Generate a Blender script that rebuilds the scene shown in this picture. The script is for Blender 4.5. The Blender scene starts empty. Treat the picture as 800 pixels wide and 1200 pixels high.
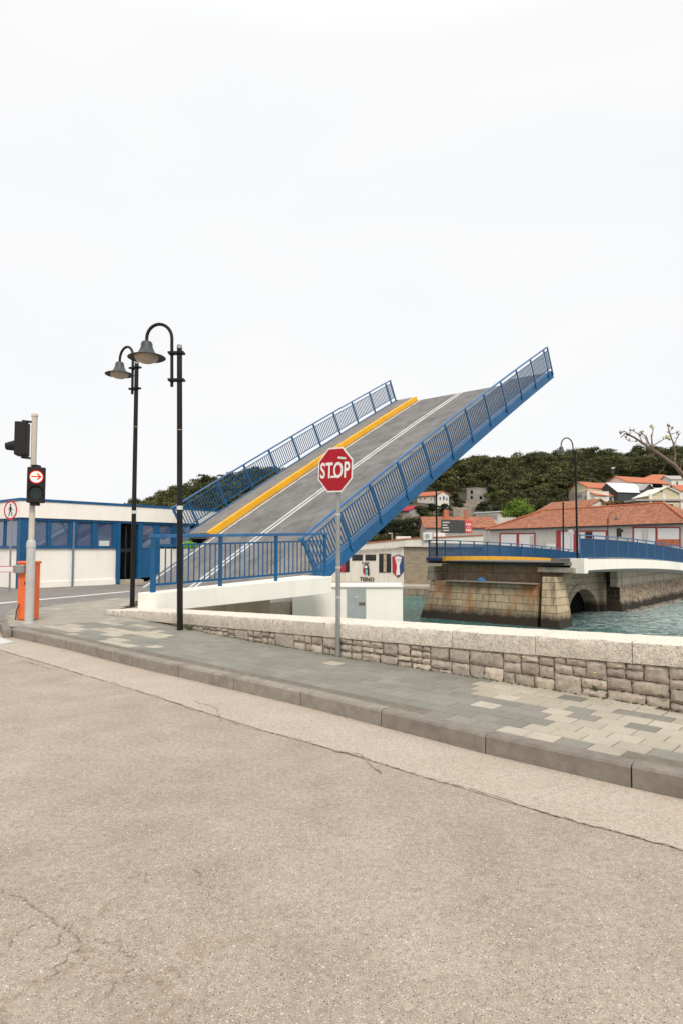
import bpy, math, random
import numpy as np
from mathutils import Vector
random.seed(7); RNG=np.random.default_rng(11)
C=bpy.context.scene.collection
R=math.radians
# ------------------------------------------------------------------ camera
F=746.8; PITCH=math.atan(43/F); EYE=1.6
cam=bpy.data.objects.new('camera',bpy.data.cameras.new('camera')); C.objects.link(cam)
cam.location=(0,0,EYE); cam.rotation_euler=(math.pi/2+PITCH,0,0)
cam.data.sensor_fit='HORIZONTAL'; cam.data.sensor_width=36; cam.data.lens=36*F/800
cam.data.clip_start=.1; cam.data.clip_end=3000
bpy.context.scene.camera=cam
def ray(px,py):
    u=-(py-600)/F; c,s=math.cos(PITCH),math.sin(PITCH)
    return Vector(((px-400)/F, c-u*s, s+u*c))
def at(px,py,Y):
    r=ray(px,py); return Vector((r.x*Y/r.y,Y,EYE+r.z*Y/r.y))
def gnd(px,py,z=0):
    r=ray(px,py); k=(z-EYE)/r.z; return Vector((r.x*k,r.y*k,z))
def face(P,Q):
    """vertical plane through plan points P,Q : (px,py)->point"""
    P=Vector(P[:2]);D=Vector(Q[:2])-P
    def fn(px,py,off=0):
        r=ray(px,py); n=Vector((D.y,-D.x)).normalized()
        if n.y>0: n=-n
        k=((P+n*off).dot(n))/(r.x*n.x+r.y*n.y)
        return Vector((r.x*k,r.y*k,EYE+r.z*k))
    return fn
# ------------------------------------------------------------------ tagging
def tag(o,label=None,cat=None,group=None,kind=None):
    if label:o['label']=label
    if cat:o['category']=cat
    if group:o['group']=group
    if kind:o['kind']=kind
    return o
def thing(name,label,cat,loc=(0,0,0),group=None,rz=0):
    o=bpy.data.objects.new(name,None); C.objects.link(o); o.location=loc; o.rotation_euler=(0,0,rz)
    o.empty_display_size=.3
    return tag(o,label,cat,group)
def origin(o):
    v=Vector((0,0,0))
    while o is not None: v=v+Vector(o.location); o=o.parent
    return v
def copy_tree(o,parent=None):
    c=o.copy(); C.objects.link(c); c.parent=parent
    for ch in list(o.children): copy_tree(ch,c)
    return c
# ------------------------------------------------------------------ mesh builder
class MB:
    def __init__(s): s.v=[];s.f=[];s.m=[]
    def add(s,vs,fs,mi=0):
        b=len(s.v); s.v+= [tuple(v) for v in vs]; s.f+=[tuple(b+i for i in f) for f in fs]; s.m+=[mi]*len(fs); return s
    def hexa(s,p,mi=0): # 8 points bottom4, top4
        return s.add(p,[(3,2,1,0),(4,5,6,7),(0,1,5,4),(1,2,6,5),(2,3,7,6),(3,0,4,7)],mi)
    def box(s,c,size,rz=0,mi=0):
        x,y,z=[a/2 for a in size]; ca,sa=math.cos(rz),math.sin(rz); P=[]
        for dz in(-z,z):
            for dx,dy in((-x,-y),(x,-y),(x,y),(-x,y)): P.append((c[0]+dx*ca-dy*sa,c[1]+dx*sa+dy*ca,c[2]+dz))
        return s.hexa(P,mi)
    def bar(s,a,b,w,h,up=(0,0,1),mi=0):
        a=Vector(a);b=Vector(b);d=(b-a).normalized();u=Vector(up);sd=d.cross(u).normalized();u=sd.cross(d).normalized()
        P=[]
        for p in(a,b):
            for i,j in((-1,-1),(1,-1),(1,1),(-1,1)): P.append(p+sd*(w/2*i)+u*(h/2*j))
        return s.add(P,[(0,1,2,3),(7,6,5,4),(0,4,5,1),(1,5,6,2),(2,6,7,3),(3,7,4,0)],mi)
    def tube(s,pts,r,n=10,mi=0,cap=True):
        pts=[Vector(p) for p in pts]; rs=r if hasattr(r,'__len__') else [r]*len(pts)
        prev=None; b=len(s.v)
        for i,p in enumerate(pts):
            d=(pts[min(i+1,len(pts)-1)]-pts[max(i-1,0)]).normalized()
            if prev is None:
                a=Vector((0,0,1)) if abs(d.z)<.9 else Vector((1,0,0)); u=d.cross(a).normalized()
            else: u=(prev-d*prev.dot(d)).normalized()
            prev=u; w=d.cross(u)
            for k in range(n):
                t=2*math.pi*k/n; s.v.append(tuple(p+(u*math.cos(t)+w*math.sin(t))*rs[i]))
        for i in range(len(pts)-1):
            for k in range(n):
                k2=(k+1)%n; s.f.append((b+i*n+k,b+i*n+k2,b+(i+1)*n+k2,b+(i+1)*n+k)); s.m.append(mi)
        if cap:
            s.f.append(tuple(b+k for k in range(n))[::-1]);s.m.append(mi)
            s.f.append(tuple(b+(len(pts)-1)*n+k for k in range(n)));s.m.append(mi)
        return s
    def lathe(s,prof,c,n=24,mi=0):
        b=len(s.v)
        for r,z in prof:
            for k in range(n):
                t=2*math.pi*k/n; s.v.append((c[0]+r*math.cos(t),c[1]+r*math.sin(t),c[2]+z))
        for i in range(len(prof)-1):
            for k in range(n):
                k2=(k+1)%n; s.f.append((b+i*n+k,b+i*n+k2,b+(i+1)*n+k2,b+(i+1)*n+k)); s.m.append(mi)
        return s
    def prism(s,poly,z0,z1,mi=0):
        n=len(poly); b=len(s.v)
        ar=sum(poly[i][0]*poly[(i+1)%n][1]-poly[(i+1)%n][0]*poly[i][1] for i in range(n))
        if ar<0: poly=list(poly)[::-1]
        s.v+=[(p[0],p[1],z0) for p in poly]+[(p[0],p[1],z1) for p in poly]
        s.f.append(tuple(range(b+n-1,b-1,-1)));s.f.append(tuple(range(b+n,b+2*n)));s.m+=[mi,mi]
        for i in range(n):
            j=(i+1)%n; s.f.append((b+i,b+j,b+n+j,b+n+i)); s.m.append(mi)
        return s
    def quad(s,a,b,c,d,mi=0): return s.add([a,b,c,d],[(0,1,2,3)],mi)
    def plate(s,pts,n,th,mi=0):
        """polygon (3d pts) extruded by n*th"""
        k=len(pts); n=Vector(n)*th
        P=[Vector(p) for p in pts]; Q=[p+n for p in P]
        fs=[tuple(range(k))[::-1],tuple(range(k,2*k))]+[(i,(i+1)%k,k+(i+1)%k,k+i) for i in range(k)]
        return s.add(P+Q,fs,mi)
    def build(s,name,mats,parent=None,smooth=False,bevel=0,kind=None,label=None,cat=None,group=None):
        me=bpy.data.meshes.new(name); off=origin(parent) if parent else Vector((0,0,0))
        me.from_pydata([(v[0]-off.x,v[1]-off.y,v[2]-off.z) for v in s.v],[],s.f)
        if not isinstance(mats,(list,tuple)): mats=[mats]
        for m in mats: me.materials.append(m)
        if len(mats)>1: me.polygons.foreach_set('material_index',s.m)
        if smooth: me.polygons.foreach_set('use_smooth',[True]*len(me.polygons))
        me.update()
        if smooth:
            try: me.set_sharp_from_angle(angle=R(40))
            except Exception: pass
        o=bpy.data.objects.new(name,me); C.objects.link(o); o.parent=parent
        if bevel:
            b=o.modifiers.new('bevel','BEVEL'); b.width=bevel; b.segments=2; b.limit_method='ANGLE'; b.angle_limit=R(40)
        return tag(o,label,cat,group,kind)
# ------------------------------------------------------------------ materials
def newmat(name):
    m=bpy.data.materials.new(name); m.use_nodes=True; nt=m.node_tree; b=nt.nodes['Principled BSDF']; return m,nt,b
def N(nt,t,**k):
    n=nt.nodes.new(t)
    for a,v in k.items():
        if a.startswith('i_'): n.inputs[a[2:].replace('_',' ')].default_value=v
        else: setattr(n,a,v)
    return n
def L(nt,a,b): nt.links.new(a,b)
def pos(nt): return N(nt,'ShaderNodeNewGeometry').outputs['Position']
def noise(nt,scale,detail=6,rough=.6,vec=None,dist=0):
    n=N(nt,'ShaderNodeTexNoise'); n.inputs['Scale'].default_value=scale; n.inputs['Detail'].default_value=detail
    n.inputs['Roughness'].default_value=rough; n.inputs['Distortion'].default_value=dist
    L(nt,vec or pos(nt),n.inputs['Vector']); return n.outputs['Fac']
def ramp(nt,fac,stops):
    r=N(nt,'ShaderNodeValToRGB'); el=r.color_ramp.elements
    while len(el)<len(stops): el.new(.5)
    for e,(p,c) in zip(el,stops):
        e.position=p; e.color=(c if len(c)==4 else (*c,1)) if hasattr(c,'__len__') else (c,c,c,1)
    L(nt,fac,r.inputs['Fac']); return r.outputs['Color']
def mix(nt,fac,a,b,mode='MIX'):
    m=N(nt,'ShaderNodeMix',data_type='RGBA',blend_type=mode)
    for sock,v in((m.inputs[0],fac),(m.inputs[6],a),(m.inputs[7],b)):
        if isinstance(v,(int,float)): sock.default_value=v
        elif isinstance(v,tuple): sock.default_value=v if len(v)==4 else (*v,1)
        else: L(nt,v,sock)
    return m.outputs[2]
def bump(nt,b,h,strength=.3,dist=.01):
    n=N(nt,'ShaderNodeBump'); n.inputs['Strength'].default_value=strength; n.inputs['Distance'].default_value=dist
    L(nt,h,n.inputs['Height']); L(nt,n.outputs['Normal'],b.inputs['Normal']); return n
def stretched(nt,sx,sy,sz):
    m=N(nt,'ShaderNodeMapping'); m.inputs['Scale'].default_value=(sx,sy,sz); L(nt,pos(nt),m.inputs['Vector']); return m.outputs['Vector']
def plain(name,col,rough=.6,var=.12,scale=3,metal=0,bmp=0,bscale=60,dirt=None,dirtamt=.5,streak=False,spec=.5):
    m,nt,b=newmat(name)
    c1=tuple(min(1,x*(1+var)) for x in col); c2=tuple(x*(1-var) for x in col)
    f=noise(nt,scale); colr=ramp(nt,f,[(.3,c2),(.7,c1)])
    if dirt:
        f2=noise(nt,1.0,8,.65,stretched(nt,3.5,3.5,.35) if streak else stretched(nt,1.5,1.5,1.5))
        msk=ramp(nt,f2,[(.48,0.0),(.72,dirtamt)])
        colr=mix(nt,msk,colr,dirt)
    L(nt,colr,b.inputs['Base Color']); b.inputs['Roughness'].default_value=rough; b.inputs['Metallic'].default_value=metal
    b.inputs['Specular IOR Level'].default_value=spec
    if bmp: bump(nt,b,noise(nt,bscale,5),bmp,.01)
    return m
M={}
def m_(k,*a,**kw): M[k]=plain(k,*a,**kw)
m_('blue',(.012,.097,.228),.5,.14,1.7,dirt=(.045,.06,.085),dirtamt=.5,streak=True,bmp=.05,spec=.25)
m_('blue_light',(.10,.25,.50),.35,.08,2)
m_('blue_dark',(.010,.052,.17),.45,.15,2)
m_('pole_black',(.007,.0075,.0085),.5,.25,6,dirt=(.04,.036,.03),dirtamt=.3,bmp=.05,spec=.25)
m_('lamp_grey',(.042,.047,.052),.5,.15,9,dirt=(.12,.12,.115),dirtamt=.35)
m_('lamp_rim',(.03,.024,.02),.6,.2,9)
m_('galv',(.30,.31,.30),.5,.15,7,metal=.5,dirt=(.18,.17,.15),dirtamt=.4,streak=True)
m_('post_beige',(.55,.50,.43),.55,.08,5,dirt=(.25,.22,.18),dirtamt=.35,streak=True)
m_('post_grey',(.47,.46,.44),.6,.1,4,dirt=(.2,.18,.16),dirtamt=.5,streak=True,bmp=.1)
m_('signal_black',(.014,.012,.012),.6,.1,5,spec=.3)
m_('orange',(.80,.15,.035),.4,.06,3,dirt=(.35,.12,.06),dirtamt=.4,streak=True)
m_('arm_white',(.72,.70,.68),.45,.05,4)
m_('red',(.55,.03,.03),.45,.06,3)
m_('sign_red',(.40,.004,.014),.4,.14,7,dirt=(.30,.012,.02),dirtamt=.7,spec=.25)
m_('sign_white',(.78,.76,.72),.45,.05,6)
m_('black',(.012,.012,.013),.6,.1,5)
m_('hole',(.004,.004,.004),.9,.1,5,spec=.1)
m_('render_white',(.93,.87,.77),.8,.03,1.2,bmp=.1,bscale=25,dirt=(.70,.61,.48),dirtamt=.3,streak=True)
m_('panel_white',(.93,.87,.78),.6,.03,1,dirt=(.70,.64,.55),dirtamt=.25,streak=True,bmp=.04)
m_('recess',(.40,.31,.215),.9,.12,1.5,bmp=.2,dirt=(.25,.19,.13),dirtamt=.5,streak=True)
m_('blue_panel',(.009,.068,.165),.6,.12,1.5)
m_('downpipe',(.13,.20,.29),.5,.1,3,dirt=(.25,.2,.16),dirtamt=.5)
m_('yellow',(.85,.42,.01),.6,.08,3,dirt=(.35,.2,.04),dirtamt=.45,bmp=.2,bscale=90)
m_('line_white',(.62,.61,.58),.7,.12,14,dirt=(.22,.21,.20),dirtamt=.7,bmp=.1)
m_('asphalt_leaf',(.17,.163,.154),.85,.22,.9,dirt=(.085,.08,.074),dirtamt=.8,bmp=.4,bscale=180)
m_('walk_leaf',(.22,.20,.175),.9,.12,2.5,dirt=(.12,.11,.1),dirtamt=.5,bmp=.4,bscale=120)
m_('fence_mesh',(.1,.13,.18),.6,.05,4)
m_('wood',(.35,.22,.12),.7,.2,6)
m_('roof_red2',(.46,.14,.06),.8,.25,2.5,bmp=.3,bscale=5)
m_('house_white',(.76,.71,.63),.8,.05,.8,dirt=(.42,.38,.32),dirtamt=.4,streak=True)
m_('house_cream',(.62,.55,.36),.8,.06,.8,dirt=(.42,.36,.25),dirtamt=.4,streak=True)
m_('house_grey',(.40,.37,.34),.85,.08,.8,dirt=(.25,.22,.2),dirtamt=.4)
m_('house_dark',(.05,.052,.055),.7,.15,.8)
m_('building_grey',(.56,.53,.485),.85,.05,.5,dirt=(.3,.28,.25),dirtamt=.5,streak=True,bmp=.1,bscale=12)
m_('frame_red',(.36,.03,.035),.5,.1,2)
m_('shutter',(.72,.71,.70),.6,.04,2)
m_('window_dark',(.025,.027,.03),.15,.2,1)
m_('curtain',(.45,.36,.25),.8,.2,6)
m_('metal_white',(.7,.7,.7),.5,.05,3)
m_('door_grey',(.36,.38,.37),.5,.08,4,dirt=(.25,.25,.23),dirtamt=.5,streak=True)
m_('bark',(.16,.105,.075),.9,.25,7,bmp=.5,bscale=20,dirt=(.28,.22,.18),dirtamt=.6)
m_('trunk',(.07,.05,.035),.9,.2,4,bmp=.5,bscale=12)
m_('quay_top',(.42,.36,.28),.85,.1,1,bmp=.2)
m_('crack',(.07,.055,.045),.95,.3,20)
m_('seam',(.295,.245,.195),.95,.3,20)
m_('crack_soft',(.245,.195,.15),.95,.35,30)
m_('moss',(.08,.085,.02),.95,.4,15)
m_('yellow_leaf',(.45,.42,.05),.7,.2,5)
m_('yellow_flower',(.75,.6,.02),.6,.05,3)
m_('mural_red',(.45,.02,.04),.8,.1,2); m_('mural_blue',(.02,.06,.19),.8,.1,2); m_('mural_teal',(.2,.45,.5),.8,.1,3)
m_('billboard',(.05,.052,.055),.5,.1,1); m_('billboard_red',(.62,.06,.06),.5,.06,1)
m_('glass_lens',(.42,.34,.26),.12,.05,1,spec=.6)
m_('paper',(.6,.62,.58),.6,.03,3)
m_('lime',(.25,.55,.03),.8,.2,4)
def emis(name,col,s):
    m,nt,b=newmat(name); b.inputs['Base Color'].default_value=(*col,1)
    b.inputs['Emission Color'].default_value=(*col,1); b.inputs['Emission Strength'].default_value=s; return m
M['lit_white']=emis('lit_white',(1,.72,.55),1.3); M['lit_red']=emis('lit_red',(.9,.01,.02),.6)
# glass for control room
m,nt,b=newmat('office_glass'); c=ramp(nt,noise(nt,.7,2),[(.35,(.04,.065,.14)),(.65,(.085,.12,.21))]); L(nt,c,b.inputs['Base Color'])
b.inputs['Roughness'].default_value=.03; b.inputs['IOR'].default_value=2.0; bump(nt,b,noise(nt,1.2,1),.05,.02); M['glass']=m
# road asphalt
def asphalt(name,base,lighter,darker,cracks=True,grain=1):
    m,nt,b=newmat(name)
    big=mix(nt,.5,noise(nt,.5,5,.6),noise(nt,2.2,6,.65)); c=ramp(nt,big,[(.38,darker),(.5,base),(.62,lighter)])
    fine=noise(nt,130,3,.8); c=mix(nt,.85*grain,c,ramp(nt,fine,[(.33,.6),(.5,1.0),(.66,1.35)]),'MULTIPLY')
    mid=noise(nt,28,4,.75); c=mix(nt,.75*grain,c,ramp(nt,mid,[(.3,.68),(.5,1.0),(.7,1.28)]),'MULTIPLY')
    # aggregate chips
    for sc,lo,col,keep in((120,.24,(.66,.58,.49),.74),(75,.19,(.52,.36,.25),.86),(85,.22,(.12,.105,.09),.72),(44,.15,(.62,.56,.48),.95)):
        v=N(nt,'ShaderNodeTexVoronoi'); v.inputs['Scale'].default_value=sc; L(nt,pos(nt),v.inputs['Vector'])
        msk=ramp(nt,v.outputs['Distance'],[(lo,1.0),(lo+.1,0.0)])
        sep=N(nt,'ShaderNodeSeparateColor'); L(nt,v.outputs['Color'],sep.inputs[0])
        pick=ramp(nt,sep.outputs[0],[(keep-.01,0.0),(keep,1.0)])
        c=mix(nt,mix(nt,1.0,msk,pick,'MULTIPLY'),c,col)
    # sparse stains
    st=noise(nt,4.5,5,.7); c=mix(nt,ramp(nt,st,[(.62,0.0),(.72,.4)]),c,(.17,.145,.12))
    if cracks:
        v=N(nt,'ShaderNodeTexVoronoi',feature='DISTANCE_TO_EDGE'); v.inputs['Scale'].default_value=2.1
        w=N(nt,'ShaderNodeTexNoise'); w.inputs['Scale'].default_value=5; w.inputs['Detail'].default_value=12; w.inputs['Roughness'].default_value=.68; L(nt,pos(nt),w.inputs['Vector'])
        vm=N(nt,'ShaderNodeVectorMath',operation='MULTIPLY_ADD'); vm.inputs[1].default_value=(.42,.42,.42); L(nt,w.outputs['Color'],vm.inputs[0]); L(nt,pos(nt),vm.inputs[2])
        L(nt,vm.outputs[0],v.inputs['Vector'])
        line=ramp(nt,v.outputs['Distance'],[(.003,1.0),(.010,0.0)])
        # only in the broken area, bottom left
        g=N(nt,'ShaderNodeVectorMath',operation='DISTANCE'); L(nt,pos(nt),g.inputs[0]); g.inputs[1].default_value=(-.95,2.25,0)
        area=ramp(nt,g.outputs['Value'],[(.35,1.0),(1.0,0.0)]) ; 
        patch=ramp(nt,noise(nt,2.3,4),[(.42,0.0),(.52,1.0)])
        k=mix(nt,1.0,mix(nt,1.0,line,area,'MULTIPLY'),patch,'MULTIPLY')
        c=mix(nt,k,c,(.16,.115,.085))
        halo=mix(nt,1.0,mix(nt,1.0,ramp(nt,v.outputs['Distance'],[(.0,.55),(.09,0.0)]),area,'MULTIPLY'),ramp(nt,noise(nt,22,6,.8),[(.46,0.0),(.54,1.0)]),'MULTIPLY')
        c=mix(nt,halo,c,(.30,.215,.15))
    L(nt,c,b.inputs['Base Color']); b.inputs['Roughness'].default_value=.9; b.inputs['Specular IOR Level'].default_value=.25
    h=mix(nt,.5,fine,mid); bump(nt,b,h,.5,.006)
    return m
M['road']=asphalt('road_asphalt',(.345,.284,.224),(.392,.328,.265),(.288,.238,.189))
M['gutter']=asphalt('gutter_asphalt',(.43,.36,.29),(.46,.39,.32),(.40,.33,.262),cracks=False,grain=.75)
M['approach']=asphalt('approach_asphalt',(.20,.185,.168),(.22,.205,.185),(.17,.158,.145),cracks=False,grain=.5)
# tiles
def tilemat(name,c1,c2):
    m,nt,b=newmat(name); r=N(nt,'ShaderNodeNewGeometry').outputs['Random Per Island']
    c=ramp(nt,r,[(0,c1),(1,c2)]); f=noise(nt,45,5,.7); c=mix(nt,.7,c,ramp(nt,f,[(.3,.8),(.7,1.18)]),'MULTIPLY')
    c=mix(nt,ramp(nt,noise(nt,1.7,6),[(.45,0.0),(.75,.4)]),c,tuple(x*.62 for x in c1))
    L(nt,c,b.inputs['Base Color']); b.inputs['Roughness'].default_value=.85; bump(nt,b,noise(nt,140,4),.3,.004); return m
M['tile_dark']=tilemat('tile_dark',(.20,.188,.155),(.255,.238,.198)); M['tile_light']=tilemat('tile_light',(.37,.325,.25),(.47,.415,.33))
M['tile_mid']=tilemat('tile_mid',(.31,.28,.225),(.36,.325,.265))
M['joint']=plain('joint',(.17,.145,.11),.95,.25,12,dirt=(.10,.10,.05),dirtamt=.6)
def kerbmat():
    m,nt,b=newmat('kerb_concrete'); r=N(nt,'ShaderNodeNewGeometry').outputs['Random Per Island']
    c=ramp(nt,r,[(0,(.215,.185,.15)),(1,(.285,.25,.205))]); c=mix(nt,.8,c,ramp(nt,noise(nt,9,8,.7),[(.3,.65),(.7,1.25)]),'MULTIPLY')
    c=mix(nt,ramp(nt,noise(nt,3,6),[(.5,0.0),(.75,.6)]),c,(.13,.105,.08))
    L(nt,c,b.inputs['Base Color']); b.inputs['Roughness'].default_value=.9; bump(nt,b,noise(nt,70,6),.5,.006); return m
M['kerb']=kerbmat()
def stonemat(name,cols,bs=18,bstr=.8,dark=(.12,.10,.08),pits=False):
    m,nt,b=newmat(name); r=N(nt,'ShaderNodeNewGeometry').outputs['Random Per Island']
    c=ramp(nt,r,[(i/(len(cols)-1),x) for i,x in enumerate(cols)])
    c=mix(nt,.8,c,ramp(nt,noise(nt,14,8,.75),[(.28,.55),(.5,1.0),(.75,1.3)]),'MULTIPLY')
    c=mix(nt,ramp(nt,noise(nt,5,7,.7),[(.56,0.0),(.74,.75)]),c,dark)
    h=noise(nt,bs,8,.7)
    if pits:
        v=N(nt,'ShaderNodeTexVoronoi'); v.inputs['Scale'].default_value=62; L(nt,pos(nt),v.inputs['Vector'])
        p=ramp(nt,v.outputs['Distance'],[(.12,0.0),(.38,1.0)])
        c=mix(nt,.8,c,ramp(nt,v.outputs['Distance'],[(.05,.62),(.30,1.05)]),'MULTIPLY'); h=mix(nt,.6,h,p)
        # top faces mixed towards pale cream
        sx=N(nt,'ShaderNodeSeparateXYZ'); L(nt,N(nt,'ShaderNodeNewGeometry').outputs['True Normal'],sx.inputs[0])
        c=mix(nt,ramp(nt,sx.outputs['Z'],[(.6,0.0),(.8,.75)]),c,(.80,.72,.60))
    L(nt,c,b.inputs['Base Color']); b.inputs['Roughness'].default_value=.92; bump(nt,b,h,bstr,.02); return m
M['rubble']=stonemat('rubble_stone',[(.31,.255,.20),(.46,.385,.305),(.37,.31,.25),(.56,.465,.365),(.31,.25,.205)])
M['mortar']=stonemat('mortar',[(.32,.255,.20),(.37,.30,.24)],30,.6)
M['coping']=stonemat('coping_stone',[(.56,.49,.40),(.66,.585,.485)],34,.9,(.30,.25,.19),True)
# masonry for the pier : brick texture on custom axis + rust + tide band
def masonry(name,axis,c1,c2,bw=.75,rh=.42,rust=True,tide=True,mort=(.16,.12,.09)):
    m,nt,b=newmat(name)
    v=N(nt,'ShaderNodeVectorMath',operation='DOT_PRODUCT'); L(nt,pos(nt),v.inputs[0]); v.inputs[1].default_value=axis
    s=N(nt,'ShaderNodeSeparateXYZ'); L(nt,pos(nt),s.inputs[0]); cb=N(nt,'ShaderNodeCombineXYZ'); L(nt,v.outputs['Value'],cb.inputs[0]); L(nt,s.outputs['Z'],cb.inputs[1])
    br=N(nt,'ShaderNodeTexBrick'); L(nt,cb.outputs[0],br.inputs['Vector'])
    br.inputs['Scale'].default_value=1; br.inputs['Brick Width'].default_value=bw; br.inputs['Row Height'].default_value=rh
    br.inputs['Mortar Size'].default_value=.022; br.inputs['Mortar Smooth'].default_value=.3
    br.inputs['Color1'].default_value=(*c1,1); br.inputs['Color2'].default_value=(*c2,1); br.inputs['Mortar'].default_value=(*mort,1)
    c=br.outputs['Color']; c=mix(nt,.8,c,ramp(nt,noise(nt,3,8,.7),[(.3,.6),(.7,1.3)]),'MULTIPLY')
    sv=stretched(nt,1.6,1.6,.16)
    c=mix(nt,ramp(nt,noise(nt,1.0,6,.6,sv),[(.54,0.0),(.72,.6)]),c,(.10,.07,.045))
    if rust:
        sv2=stretched(nt,.9,.9,.22); c=mix(nt,ramp(nt,noise(nt,1.1,5,.55,sv2,.4),[(.53,0.0),(.67,.85)]),c,(.42,.15,.035))
    if tide:
        wob=N(nt,'ShaderNodeMath',operation='MULTIPLY_ADD'); L(nt,noise(nt,1.2,4),wob.inputs[0]); wob.inputs[1].default_value=.8; L(nt,s.outputs['Z'],wob.inputs[2])
        mr=N(nt,'ShaderNodeMapRange'); L(nt,wob.outputs[0],mr.inputs[0]); mr.inputs[1].default_value=-2.35; mr.inputs[2].default_value=-1.75; mr.inputs[3].default_value=1; mr.inputs[4].default_value=0
        c=mix(nt,mr.outputs[0],c,(.04,.028,.017))
    L(nt,c,b.inputs['Base Color']); b.inputs['Roughness'].default_value=.88
    bump(nt,b,mix(nt,.5,br.outputs['Fac'],noise(nt,15,6)),.5,.03); return m
# roof tiles
def roofmat(name,d):
    m,nt,b=newmat(name)
    v=N(nt,'ShaderNodeVectorMath',operation='DOT_PRODUCT'); L(nt,pos(nt),v.inputs[0]); v.inputs[1].default_value=d
    s=N(nt,'ShaderNodeSeparateXYZ'); L(nt,pos(nt),s.inputs[0]); cb=N(nt,'ShaderNodeCombineXYZ'); L(nt,v.outputs['Value'],cb.inputs[0]); L(nt,s.outputs['Z'],cb.inputs[1])
    br=N(nt,'ShaderNodeTexBrick'); L(nt,cb.outputs[0],br.inputs['Vector']); br.inputs['Scale'].default_value=1
    br.inputs['Brick Width'].default_value=.28; br.inputs['Row Height'].default_value=.2; br.inputs['Mortar Size'].default_value=.02
    br.inputs['Color1'].default_value=(.46,.175,.085,1); br.inputs['Color2'].default_value=(.31,.115,.06,1); br.inputs['Mortar'].default_value=(.14,.05,.03,1)
    c=mix(nt,.9,br.outputs['Color'],ramp(nt,noise(nt,1.6,7,.75),[(.3,.55),(.7,1.45)]),'MULTIPLY')
    c=mix(nt,ramp(nt,noise(nt,1.1,5,.7,stretched(nt,1,1,2.5)),[(.56,0.0),(.68,.65)]),c,(.10,.055,.04))
    c=mix(nt,ramp(nt,noise(nt,2.3,4,.7),[(.62,0.0),(.72,.6)]),c,(.52,.26,.15))
    L(nt,c,b.inputs['Base Color']); b.inputs['Roughness'].default_value=.85; bump(nt,b,br.outputs['Fac'],.4,.04); return m
def leafmat(name,c1,c2,c3):
    m,nt,b=newmat(name); r=N(nt,'ShaderNodeNewGeometry').outputs['Random Per Island']
    c=ramp(nt,r,[(0,c1),(.6,c2),(1,c3)])
    c=mix(nt,.85,c,ramp(nt,noise(nt,.09,4,.6),[(.3,.45),(.5,.95),(.7,1.8)]),'MULTIPLY')
    c=mix(nt,.8,c,ramp(nt,noise(nt,.45,3,.6),[(.3,.5),(.7,1.5)]),'MULTIPLY')
    L(nt,c,b.inputs['Base Color']); b.inputs['Roughness'].default_value=.8; b.inputs['Specular IOR Level'].default_value=.2; return m
M['pine']=leafmat('pine_foliage',(.034,.036,.012),(.062,.066,.021),(.115,.115,.038))
M['pine_dark']=leafmat('pine_foliage_dark',(.013,.017,.008),(.024,.030,.013),(.045,.05,.02))
M['bright']=leafmat('bright_foliage',(.07,.12,.012),(.11,.175,.02),(.17,.24,.035))
M['weed']=leafmat('weed_leaf',(.05,.07,.015),(.08,.11,.02),(.13,.15,.03))
M['brownleaf']=leafmat('brown_foliage',(.10,.055,.025),(.18,.10,.045),(.22,.15,.07))
# hill ground
m,nt,b=newmat('hill_ground'); c=ramp(nt,noise(nt,.12,8,.7),[(.35,(.035,.034,.015)),(.55,(.07,.062,.032)),(.72,(.22,.18,.125))]); L(nt,c,b.inputs['Base Color']); b.inputs['Roughness'].default_value=.95; M['hill']=m
# water
m,nt,b=newmat('water')
w1=noise(nt,1.0,6,.62,stretched(nt,.9,1.6,1),.6); w2=noise(nt,5,4,.6)
wv=mix(nt,.3,w1,w2)
c=ramp(nt,noise(nt,.16,4,.6),[(.35,(.022,.105,.09)),(.65,(.06,.20,.175))])
s=N(nt,'ShaderNodeSeparateXYZ'); L(nt,pos(nt),s.inputs[0])
# more foam to the right (tidal race) and round the pier
mr=N(nt,'ShaderNodeMapRange'); L(nt,s.outputs['X'],mr.inputs[0]); mr.inputs[1].default_value=2; mr.inputs[2].default_value=22; mr.inputs[3].default_value=-.06; mr.inputs[4].default_value=.13
fo=noise(nt,1.7,9,.72,stretched(nt,.8,1.3,1),1.5)
ad=N(nt,'ShaderNodeMath',operation='ADD'); L(nt,fo,ad.inputs[0]); L(nt,mr.outputs[0],ad.inputs[1])
foam=ramp(nt,ad.outputs[0],[(.545,0.0),(.60,.45),(.69,.9)])
c=mix(nt,foam,c,(.62,.68,.66)); L(nt,c,b.inputs['Base Color'])
b.inputs['Roughness'].default_value=.12; b.inputs['IOR'].default_value=1.33; bump(nt,b,wv,1.0,.45); M['water']=m
# ------------------------------------------------------------------ bridge frame
A=0.708544; D=Vector((math.sin(A),math.cos(A),0)); W_=Vector((-math.cos(A),math.sin(A),0)); UP=Vector((0,0,1))
P0=Vector((14.4,38.8,0)); JT=-23.5
def B(t,w,z): return P0+D*t+W_*w+UP*z
WATER=-3.2
# ------------------------------------------------------------------ setting : ground
MB().add([(-600,-300,WATER),(600,-300,WATER),(600,900,WATER),(-600,900,WATER)],[(0,1,2,3)]).build('water',M['water'],kind='structure')
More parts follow.
